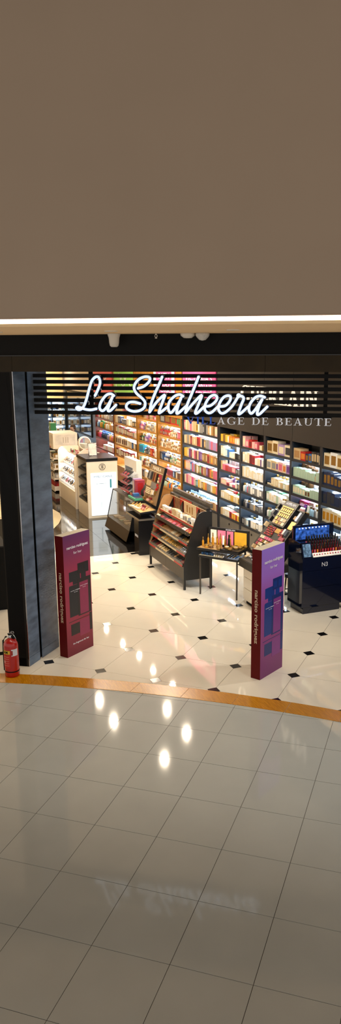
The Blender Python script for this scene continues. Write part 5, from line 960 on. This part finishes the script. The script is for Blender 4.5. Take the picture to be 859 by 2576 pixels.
# ================================================================== GUERLAIN TABLE
fl0 = np.array([.482, -1.923]); ax = np.array([.552, .427]); rz = math.atan2(ax[1], ax[0]); TW, TD = .70, .365
t = thing('perfume_table', 'slim black-legged table with golden bottles and a lit backboard', 'table', (fl0[0], fl0[1], 0), rz); A_ = lambda m, n, mt_, p=None, **k: m.build(n, mt_, p or t, world=False, **k)
for x in (.0, TW - .03):
    for y in (0, TD - .03): A_(MB().prism([(x + .005, y + .005, 0), (x + .025, y + .005, 0), (x + .025, y + .025, 0), (x + .005, y + .025, 0)], (0, 0, .64)), 'leg', M_gfront); 
A_(MB().box(-.01, TW + .01, -.01, TD + .01, .63, .665), 'lower_shelf', M_satin); A_(MB().box(.0, TW * .62, 0, .15, .665, .668), 'shelf_liner', M_pale)
for x in (.02, TW - .04): A_(MB().box(x, x + .02, TD - .05, TD - .02, .665, .76), 'spacer', M_satin)
A_(MB().box(-.03, TW + .03, -.03, TD + .03, .755, .79), 'tabletop', M_satin); A_(MB().box(-.02, TW * .55, -.02, TD, .79, .793), 'wood_inlay', mat('pale_wood_inlay', 'B9925E', .4, vary=.1)); A_(MB().box(TW * .55, TW + .02, -.0, TD * .7, .79, .80), 'black_riser', M_gb)
bb = A_(MB().box(-.02, TW + .02, TD - .01, TD + .02, .79, 1.06), 'backboard', M_gb)
for a, b, c in ((.02, .13, 'E9DCC4'), (.15, .30, 'D9788E'), (.32, .44, 'D9788E'), (.46, .68, 'DFA32C')): A_(MB().box(TW * a / .7, TW * b / .7, TD - .013, TD - .01, .80, 1.02), 'printed_panel', mat('board_print_' + c, c, .4, emit=.35, vary=.15, scale=8), bb)
Wt = wm(t); text_obj('GUERLAIN', .03, 'lettering', mat('print_white', 'EDEBF2', .5), Wt @ frame((TW * .55, TD - .0115, 1.04), (1, 0, 0), (0, 0, 1)), bb, width=.17)
def ontab(kind, c, c2, x, y, z, w, h, lab, grp, rx=0., rz2=0.):
    p = Wt @ Vector((x, y, z)); put(kind, c, c2, w, w, h, tuple(p), lab, grp, rx, rz + rz2)
gb = [(.02, .10, .15), (.06, .2, .19), (.11, .26, .2), (.15, .2, .21), (.19, .27, .22), (.22, .22, .18), (.25, .27, .2), (.28, .2, .17), (.33, .27, .17), (.41, .295, .2)]
for i, (x, y, h) in enumerate(gb): ontab('phial', 'amber', 'gold', x, y, .794, .038, h, 'golden phial, %s from left on the perfume table' % ORD[i + 1], 'golden phials on the perfume table')
ontab('tube', 'white', 'black', .36, .16, .801, .05, .19, 'white tube with black cap standing mid perfume table', 'skincare on the perfume table'); ontab('bottle', 'black', 'black', .43, .22, .801, .045, .2, 'black bottle before the backboard of perfume table', 'skincare on the perfume table')
for i, (x, y, w, c) in enumerate([(.12, .04, .07, 'amber'), (.2, .05, .07, 'brown'), (.31, .09, .07, 'gold'), (.36, .02, .075, 'gold'), (.46, .10, .08, 'cream'), (.52, .2, .08, 'gold'), (.54, .05, .08, 'gold'), (.6, .14, .08, 'beige'), (.63, .22, .08, 'gold'), (.685, .305, .065, 'gold')]): ontab('jar' if i < 3 else 'compact', c, 'gold', x, y, .794 if i < 3 else .801, w, .05, '%s %s, %s of the low golden pots on perfume table' % (c, 'jar' if i < 3 else 'compact', ORD[i + 1]), 'low golden pots on the perfume table')
for i in range(5): ontab('jar', 'blue', 'blue', .04 + i * .045, .05 + .02 * (i % 2), .6695, .042, .04, 'blue pot, %s from left on the lower table shelf' % ORD[i + 1], 'blue pots on the lower table shelf')
for i in range(5): ontab('bottle', ['white', 'cream'][i % 2], 'beige', .28 + i * .04, .01, .685, .034, .12, 'white roll bottle, %s from left on the lower table shelf' % ORD[i + 1], 'white bottles on the lower table shelf', -1.5)
for i in range(4): ontab('brush', ['brown', 'tan', 'white', 'gold'][i], ['gold', 'black', 'gold', 'blue'][i], .50 + i * .05, .02, .685, .03, .14, '%s brush, %s from left on the lower table shelf' % (['brown', 'tan', 'white', 'gold'][i], ORD[i + 1]), 'brushes on the lower table shelf', -1.3, -.4)

# ================================================================== GUERLAIN TESTER ISLAND
t = thing('tester_island', 'white drawer unit with black tray and steep black tester board', 'display stand', (1.35, -1.1, 0), -.08); A_ = lambda m, n, mt_, p=None, **k: m.build(n, mt_, p or t, **k)
for k, (a, b) in enumerate(((.08, .26), (.265, .44), (.445, .60))): A_(MB().box(1.17, 1.72, -1.45, -1.435, a, b - .006), 'drawer', M_wh)
A_(MB().box(1.175, 1.72, -1.435, -1.02, .06, .60), 'drawer_body', M_wh); A_(MB().box(1.2, 1.7, -1.41, -1.05, 0, .06), 'plinth', M_black)
tt = A_(MB().box(1.10, 1.76, -1.5, -.98, .60, .72), 'black_tray', M_gb); A_(MB().box(1.12, 1.74, -1.48, -1.0, .72, .724), 'tray_liner', mat('tray_liner', '3a332a', .5, vary=.3, scale=25), tt)
g0 = np.array([0, -1.03, .72]); g1 = np.array([0, -.48, 1.40]); gu = (g1 - g0) / np.linalg.norm(g1 - g0); gl = float(np.linalg.norm(g1 - g0)); gn = np.array([0, -gu[2], gu[1]]); gx_0, gx_1 = .55, 1.39
def gq(x, v, o=0.): return np.array([x, 0, 0]) + g0 + gu * v + gn * o
bc = A_(MB().prism([gq(gx_0, 0), gq(gx_1, 0), gq(gx_1, gl), gq(gx_0, gl)], -gn * .06), 'tester_board', M_gb, None)
A_(MB().prism([gq(.9, .1, -.06), gq(1.06, .1, -.06), gq(1.06, .75, -.06), gq(.9, .75, -.06)], (0, .02, -.5)), 'board_support', M_gb)
A_(MB().prism([(.72, -1.0, 0), (1.08, -1.0, 0), (1.08, -.6, 0), (.72, -.6, 0)], (0, 0, .03)), 'floor_plate', M_gb); A_(MB().box(.92, 1.02, -.86, -.78, .03, .86), 'column', M_gb)
def gb_(x0, x1, v0, v1, h, mm, n='tester', o=.0): return A_(MB().prism([gq(x0, v0, o), gq(x1, v0, o), gq(x1, v1, o), gq(x0, v1, o)], gn * h), n, mm, bc)
hdx0, hdx1 = .72, 1.14
gb_(hdx0, hdx1, .50, .96, .05, M_satin, 'raised_panel')
for r_ in range(2):
    gb_(hdx0 + .03, hdx1 - .03, .83 - r_ * .1, .85 - r_ * .1, .012, pm('gold'), 'gold_bar', .05)
    for i in range(6):
        c0 = gq(hdx0 + .06 + i * .06, .79 - r_ * .1, .05); m = MB(); pts = [c0 + np.array([.022 * math.cos(a), 0, 0]) + gu * (.034 * math.sin(a)) for a in np.linspace(0, 6.283, 13)[:-1]]; m.prism(pts, gn * .008); A_(m, 'gold_oval', pm('gold'), bc)
for i in range(4):
    for j in range(2): gb_(hdx0 + .04 + i * .09, hdx0 + .11 + i * .09, .52 + j * .065, .575 + j * .065, .012, pm(['beige', 'gold', 'tan', 'cream'][(i + j) % 4]), 'powder', .05)
text_obj('GUERLAIN', .065, 'lettering', mat('print_white', 'EDEBF2', .5), frame(tuple(gq((hdx0 + hdx1) / 2, .91, .0515)), (1, 0, 0), tuple(gu)), bc, width=.3)
for i in range(5):
    for j in range(5): gb_(gx_0 + .12 + i * .048, gx_0 + .155 + i * .048, .30 + j * .036, .325 + j * .036, .018, pm(['red', 'dark red', 'rose', 'red', 'brown'][(i + j) % 5]), 'lip_tester')
gb_(gx_0 + .37, gx_0 + .52, .39, .47, .012, pm('gold'), 'gold_plate')
for i in range(3):
    for j in range(4): gb_(gx_0 + .53 + i * .045, gx_0 + .565 + i * .045, .36 + j * .034, .385 + j * .034, .018, pm(['red', 'dark red', 'red'][(i + j) % 3]), 'lip_tester')
for i in range(8):
    for j in range(3): gb_(gx_0 + .08 + i * .07, gx_0 + .13 + i * .07, .09 + j * .065, .14 + j * .065, .016, pm(random.choice(['cream', 'pink', 'tan', 'beige', 'gold', 'rose', 'black'])), 'eye_tester')
for i in range(9): gb_(gx_0 + .05 + i * .07, gx_0 + .09 + i * .07, .01, .075, .03, pm(['beige', 'tan', 'cream'][i % 3]), 'foundation')
for i in range(4): gb_(gx_0 + .02 + .02 * (i % 2), gx_0 + .07 + .02 * (i % 2), .42 + i * .12, .50 + i * .12, .06, pm(['beige', 'black', 'charcoal', 'black'][i]), 'brush_pot')
gb_(1.2, 1.34, .52, .66, .02, pm('gold'), 'gold_compact'); gb_(1.2, 1.28, .70, .76, .03, pm('tan'), 'gold_compact'); gb_(1.16, 1.3, .30, .36, .02, pm('rose'), 'lip_palette'); gb_(1.22, 1.36, .16, .24, .02, pm('cream'), 'swatch_card'); gb_(1.3, 1.35, .68, .84, .05, pm('silver'), 'chrome_tube'); gb_(1.2, 1.25, .40, .5, .05, pm('silver'), 'chrome_tube'); gb_(gx_1 - .02, gx_1, 0, gl, .03, M_gb, 'board_rim'); gb_(gx_0, gx_1, gl - .02, gl, .03, M_gb, 'board_rim'); gb_(1.15, 1.28, .95, .99, .05, pm('purple'), 'purple_card')
for i in range(8): c = ['beige', 'tan', 'silver', 'charcoal', 'cream', 'gold', 'black', 'silver'][i]; put('brush' if i % 2 else 'bottle', c, 'silver', .04, .04, .13, (1.15 + i * .078, -1.42 + .05 * (i % 3), .745), '%s %s, %s from left in the black tray of tester island' % (c, 'brush' if i % 2 else 'bottle', ORD[i + 1]), 'make-up in the black island tray', -1.45, .3)

# ================================================================== GLOSS BLACK LIP CABINET
nx0, nx1, ny0, ny1 = 1.58, 2.02, -.89, -.12
t = thing('lip_cabinet', 'glossy black lipstick cabinet with rows of red lip colours', 'cabinet', (1.8, -.5, 0)); A_ = lambda m, n, mt_, p=None, **k: m.build(n, mt_, p or t, **k)
A_(MB().box(nx0 + .05, nx1 - .01, ny0 + .03, ny1 - .1, 0, .10), 'plinth', M_gloss)
A_(MB().prism([(nx0, ny0, .10), (nx1, ny0, .10), (nx1, ny0, .84), (nx1 - .06, ny0, 1.08), (nx0 + .06, ny0, 1.10), (nx0, ny0, 1.08)], (0, .02, 0)), 'side_panel', M_gloss)
A_(MB().box(nx0, nx1 - .012, ny0 + .02, ny1, .10, .84), 'body', M_satin)
for a, b in ((.105, .40), (.405, .66), (.665, .84)): A_(MB().box(nx1 - .012, nx1, ny0 + .02, ny1, a, b), 'front_panel', M_gloss)
text_obj('N3', .09, 'logo', mat('print_silver', 'C9C9CC', .4), frame((nx1 + .001, ny0 + .38, .745), (0, 1, 0), (0, 0, 1)), t, width=.10)
sc_ = A_(MB().prism([(nx1 + .0, ny0 + .0, .86), (nx1, ny0 + .17, .86), (nx1 - .07, ny0 + .17, 1.09), (nx1 - .07, ny0, 1.09)], (-.02, 0, -.005)), 'screen_case', M_gloss); A_(MB().prism([(nx1 + .0, ny0 + .02, .885), (nx1, ny0 + .15, .885), (nx1 - .056, ny0 + .15, 1.07), (nx1 - .056, ny0 + .02, 1.07)], (.004, 0, .001)), 'screen', mat('screen_picture', '5c7894', .2, emit=.12, vary=.9, scale=22), sc_)
A_(MB().box(nx1 - .30, nx1 + .0, ny0 + .02, ny1, .84, .87), 'tray', M_gloss)
stp = A_(MB().prism([(nx1 + .004, ny0 + .18, .875), (nx1 + .004, ny1, .875), (nx1 - .045, ny1, .925), (nx1 - .045, ny0 + .18, .925)], (-.01, 0, -.02)), 'white_strip', M_white)
for i in range(12): c0 = np.array([nx1 - .018, ny0 + .205 + i * .046, .902]); m = MB(); d_ = np.array([-.7, 0, .7]); m.prism([c0 + np.array([0, .012 * math.cos(a), 0]) + d_ * .011 * math.sin(a) for a in np.linspace(0, 6.283, 9)[:-1]], (.003, 0, .003)); A_(m, 'swatch_dot', pm(['red', 'rose', 'dark red', 'pink', 'brown', 'orange'][i % 6]), stp)
for r_ in range(4):
    A_(MB().box(nx1 - .115 - r_ * .06, nx1 - .06 - r_ * .06, ny0 + .19, ny1, .87, .885 + r_ * .03), 'step', M_satin)
    for i in range(12):
        c = ['red', 'rose', 'dark red', 'pink', 'red', 'rose', 'orange'][(i * 3 + r_) % 7]; put('gloss', c, 'black', .032, .032, .16, (nx1 - .09 - r_ * .06, ny0 + .21 + i * .046, .886 + r_ * .03), '%s lip gloss, %s from left in %s row of gloss black cabinet' % (c, ORD[i + 1], ['front', 'second', 'third', 'rear'][r_]), 'lip glosses in the gloss black cabinet')
bk = A_(MB().box(nx0 + .0, nx0 + .03, ny0 + .06, ny1, 1.03, 1.27), 'backboard', M_gloss)
A_(MB().box(nx0 + .03, nx0 + .034, ny0 + .10, ny1 - .08, 1.05, 1.24), 'backboard_print', mat('blue_print', '2f57a8', .15, emit=.2, vary=1.0, scale=20), bk)
A_(MB().box(nx0 + .03, nx0 + .13, ny0 + .02, ny1, 1.0, 1.03), 'rear_ledge', M_gloss)
for i in range(9): A_(MB().lathe([(.010, 0), (.010, .008)], (nx0 + .035, ny0 + .16 + i * .058, 1.225), 8, axis='x'), 'bulb', mat('bulb', 'EAF3FF', .3, emit=1.2, vary=0), bk)
# stool
t = thing('bar_stool', 'low black metal stool behind the purple standee', 'stool', (1.33, -.72, 0)); m = MB()
MB().lathe([(.0, .40), (.13, .40), (.15, .41), (.155, .43), (.14, .445), (.05, .44)], seg=20).build('seat', M_satin, t, world=False)
for k in range(4): a = k * math.pi / 2 + .5; MB().tube([(.1 * math.cos(a), .1 * math.sin(a), .405), (.17 * math.cos(a), .17 * math.sin(a), 0)], .011).build('leg', M_black, t, world=False)
MB().tube([(.15 * math.cos(a), .15 * math.sin(a), .14) for a in np.linspace(0, 6.283, 25)[:-1]], .008, closed=True).build('foot_ring', M_black, t, world=False)

# ================================================================== LEFT WINDOW, FAR END, PERSON
q = onZ(10, 1590, 0.)
t = thing('display_plinth', 'black display plinth in the window left of the pillar', 'plinth', (-.2, -5.3, 0)); MB().box(-.7, .05, -5.75, -4.87, 0, 1.0).build('body', M_black, t, bevel=.01); MB().box(.05, .056, -5.75, -4.87, .985, .995).build('edge_trim', M_steel, t)
t = thing('window_table', 'dark table with a cream top behind the window plinth', 'table', (-3.8, -4.9, 0)); MB().box(-4.3, -3.45, -5.4, -4.48, 0, .71).build('base', mat('dark_olive', '2a2416', .5), t); MB().box(-4.35, -3.39, -5.45, -4.43, .71, .75).build('top', M_cream, t)
put('jar', 'charcoal', 'gold', .09, .09, .13, (-3.75, -4.60, .751), 'small grey jar with gold lid on the window table', 'window goods')
# far wall shelving
t = thing('far_shelving', 'pale blue lit shelving against the far beige wall', 'shelf', (-18.4, -.6, 0)); A_ = lambda m, n, mt_, p=None, **k: m.build(n, mt_, p or t, **k)
A_(MB().box(-18.58, -18.55, -1.6, -.02, 0, 2.25), 'back_panel', M_lit)
for y in (-1.6, -1.08, -.55, -.04): A_(MB().box(-18.55, -18.2, y - .02, y + .02, 0, 2.25), 'upright', M_ink)
for k in range(7):
    z = .3 + k * .31; s = A_(MB().box(-18.55, -18.22, -1.6, -.04, z - .02, z), 'shelf', M_ink)
    if k: A_(MB().box(-18.40, -18.37, -1.56, -.06, z - .03, z - .021), 'led_or_fill_strip', M_led, s)
n = 0
for k in range(2, 6):
    for i in range(12):
        n += 1; y = (-1.58, -1.055, -.525)[i // 4] + .065 + (i % 4) * .115; c = ['pale blue', 'white', 'navy', 'blue', 'silver', 'white'][(i * 5 + k) % 6]; put('carton', c, CAP.get(c, 'white'), .1, .085, .2, (-18.28, y, .3 + k * .31 + .001), '%s carton, %s from left on %s shelf of far blue shelving' % (c, ORD[i + 1], ['', '', 'lower', 'middle', 'upper', 'top'][k]), 'cartons on the far blue shelving', 0, math.pi / 2)
t = thing('service_counter', 'dark service counter far behind the white tower', 'counter', (-13.3, -1.9, 0)); MB().box(-13.7, -12.9, -2.6, -1.35, 0, 1.02).build('body', M_satin, t); MB().box(-13.75, -12.85, -2.65, -1.3, 1.02, 1.06).build('worktop', M_gb, t)
q = onX(128, 1082, -13.0); q2 = onX(141, 1064, -13.0); m = MB(); m.box(-13.3, -12.99, q[1], q2[1], 1.061, max(q2[2], 1.25)); m.box(-12.99, -12.985, q[1] + .03, q2[1] - .03, 1.1, 1.2, 1); top(m, 'product_box', [pm('green'), pm('mint')], 'bright green box on the far service counter', 'box')
m = MB(); m.box(-13.3, -13.0, q[1] - .25, q[1] - .02, 1.061, 1.3); m.box(-13.0, -12.995, q[1] - .22, q[1] - .05, 1.1, 1.25, 1); top(m, 'product_box', [pm('charcoal'), pm('tan')], 'dark box left of the bright green box', 'box')
m = MB(); m.box(-13.2, -13.0, q2[1] + .01, q2[1] + .12, 1.061, 1.22); m.box(-13.0, -12.996, q2[1] + .03, q2[1] + .1, 1.1, 1.18, 1); top(m, 'product_box', [pm('cream'), pm('beige')], 'small cream box right of the bright green box', 'box')
MB_ = MB(); MB_.box(-18.55, -18.3, -.02, .02, 0, 3.88); top(MB_, 'trim_4', M_basep, 'narrow grey corner post at the far end of the shop', None, kind='structure')

# shop assistant: one skinned body, hair as its child
def person(loc, rz, h):
    bm = bmesh.new(); V = {}
    k = h / 1.7
    J = {'pel': (0, 0, .93), 'sp': (0, 0, 1.12), 'ch': (0, -.01, 1.30), 'nk': (0, 0, 1.42), 'nk2': (0, .01, 1.48), 'hd': (0, .03, 1.56), 'hd2': (0, .02, 1.64), 'chin': (0, .08, 1.505), 'nose': (0, .118, 1.555),
         'eL': (.078, .02, 1.565), 'eR': (-.078, .02, 1.565), 'shL': (.17, 0, 1.36), 'elL': (.23, -.03, 1.10), 'wrL': (.22, .12, .92), 'haL': (.21, .18, .85), 'shR': (-.17, 0, 1.36), 'elR': (-.23, -.03, 1.10), 'wrR': (-.22, .12, .92), 'haR': (-.21, .18, .85),
         'hpL': (.09, 0, .88), 'knL': (.10, .01, .49), 'anL': (.10, -.02, .09), 'toL': (.11, .13, .03), 'hpR': (-.09, 0, .88), 'knR': (-.10, .01, .49), 'anR': (-.10, -.02, .09), 'toR': (-.11, .13, .03)}
    Rr = {'pel': .15, 'sp': .135, 'ch': .155, 'nk': .065, 'nk2': .055, 'hd': .085, 'hd2': .08, 'chin': .045, 'nose': .014, 'eL': .016, 'eR': .016, 'shL': .065, 'elL': .042, 'wrL': .03, 'haL': .032, 'shR': .065, 'elR': .042, 'wrR': .03, 'haR': .032, 'hpL': .09, 'knL': .06, 'anL': .04, 'toL': .035, 'hpR': .09, 'knR': .06, 'anR': .04, 'toR': .035}
    Ed = [('pel', 'sp'), ('sp', 'ch'), ('ch', 'nk'), ('nk', 'nk2'), ('nk2', 'hd'), ('hd', 'hd2'), ('hd', 'chin'), ('hd', 'nose'), ('hd', 'eL'), ('hd', 'eR'), ('ch', 'shL'), ('shL', 'elL'), ('elL', 'wrL'), ('wrL', 'haL'), ('ch', 'shR'), ('shR', 'elR'), ('elR', 'wrR'), ('wrR', 'haR'), ('pel', 'hpL'), ('hpL', 'knL'), ('knL', 'anL'), ('anL', 'toL'), ('pel', 'hpR'), ('hpR', 'knR'), ('knR', 'anR'), ('anR', 'toR')]
    for s in ('L', 'R'):
        sg = 1 if s == 'L' else -1; hx, hy, hz = J['ha' + s]
        for f in range(4):
            n1, n2 = 'f%d%s' % (f, s), 'g%d%s' % (f, s); J[n1] = (hx + sg * (f - 1.5) * .017, hy + .05, hz - .045); J[n2] = (hx + sg * (f - 1.5) * .018, hy + .045, hz - .085 + .006 * abs(f - 1.5)); Rr[n1] = .009; Rr[n2] = .008; Ed += [('ha' + s, n1), (n1, n2)]
        J['t' + s] = (hx - sg * .045, hy + .04, hz - .01); Rr['t' + s] = .009; Ed.append(('wr' + s, 't' + s))
    nm = list(J); me = bpy.data.meshes.new('person'); me.from_pydata([tuple(c * k for c in J[n]) for n in nm], [(nm.index(a), nm.index(b)) for a, b in Ed], [])
    o = bpy.data.objects.new('tmp', me); COL.objects.link(o); md = o.modifiers.new('s', 'SKIN'); sk = me.skin_vertices[0].data
    for i, n in enumerate(nm): sk[i].radius = (Rr[n] * k * (1.25 if n in ('pel', 'sp', 'ch') else 1), Rr[n] * k * (.8 if n in ('pel', 'sp', 'ch') else 1)); sk[i].use_root = (n == 'pel')
    o.modifiers.new('u', 'SUBSURF').levels = 2
    me2 = bpy.data.meshes.new_from_object(o.evaluated_get(bpy.context.evaluated_depsgraph_get())); bpy.data.objects.remove(o)
    skin = mat('skin', 'C79A7A', .5); top_ = mat('black_shirt', '16161a', .8); tro = mat('black_trousers', '1b1b1f', .8)
    me2.materials.clear(); [me2.materials.append(x) for x in (skin, top_, tro, M_black)]
    for p in me2.polygons:
        z = p.center.z / k; ax_ = abs(p.center.x) / k
        p.material_index = 0 if z > 1.45 or (z < .95 and ax_ > .18 and z > .7) else 1 if z > .93 else 2 if z > .08 else 3; p.use_smooth = True
    ob = bpy.data.objects.new('person', me2); COL.objects.link(ob); ob.location = loc; ob.rotation_euler = (0, 0, rz); tag(ob, 'person with short brown hair in dark clothes behind white tower', 'person')
    hm = MB(); hm.lathe([(.03 * k, 1.72 * k), (.075 * k, 1.70 * k), (.1 * k, 1.65 * k), (.105 * k, 1.58 * k), (.095 * k, 1.55 * k)][::-1], (0, -.012 * k, 0), 16); hm.build('hair', mat('brown_hair', '4a3322', .7, vary=.3, scale=40), ob, world=False)
    for s in (-1, 1): MB().lathe([(.004, 0), (.012, .004), (.004, .008)], (s * .03 * k, .108 * k, 1.585 * k), 8, axis='y').build('eye', M_black, ob, world=False)
    MB().box(-.022 * k, .022 * k, .105 * k, .118 * k, 1.515 * k, 1.521 * k).build('mouth', pm('rose'), ob, world=False)
person((-13.75, -.75, 0), -2.4, 1.60)
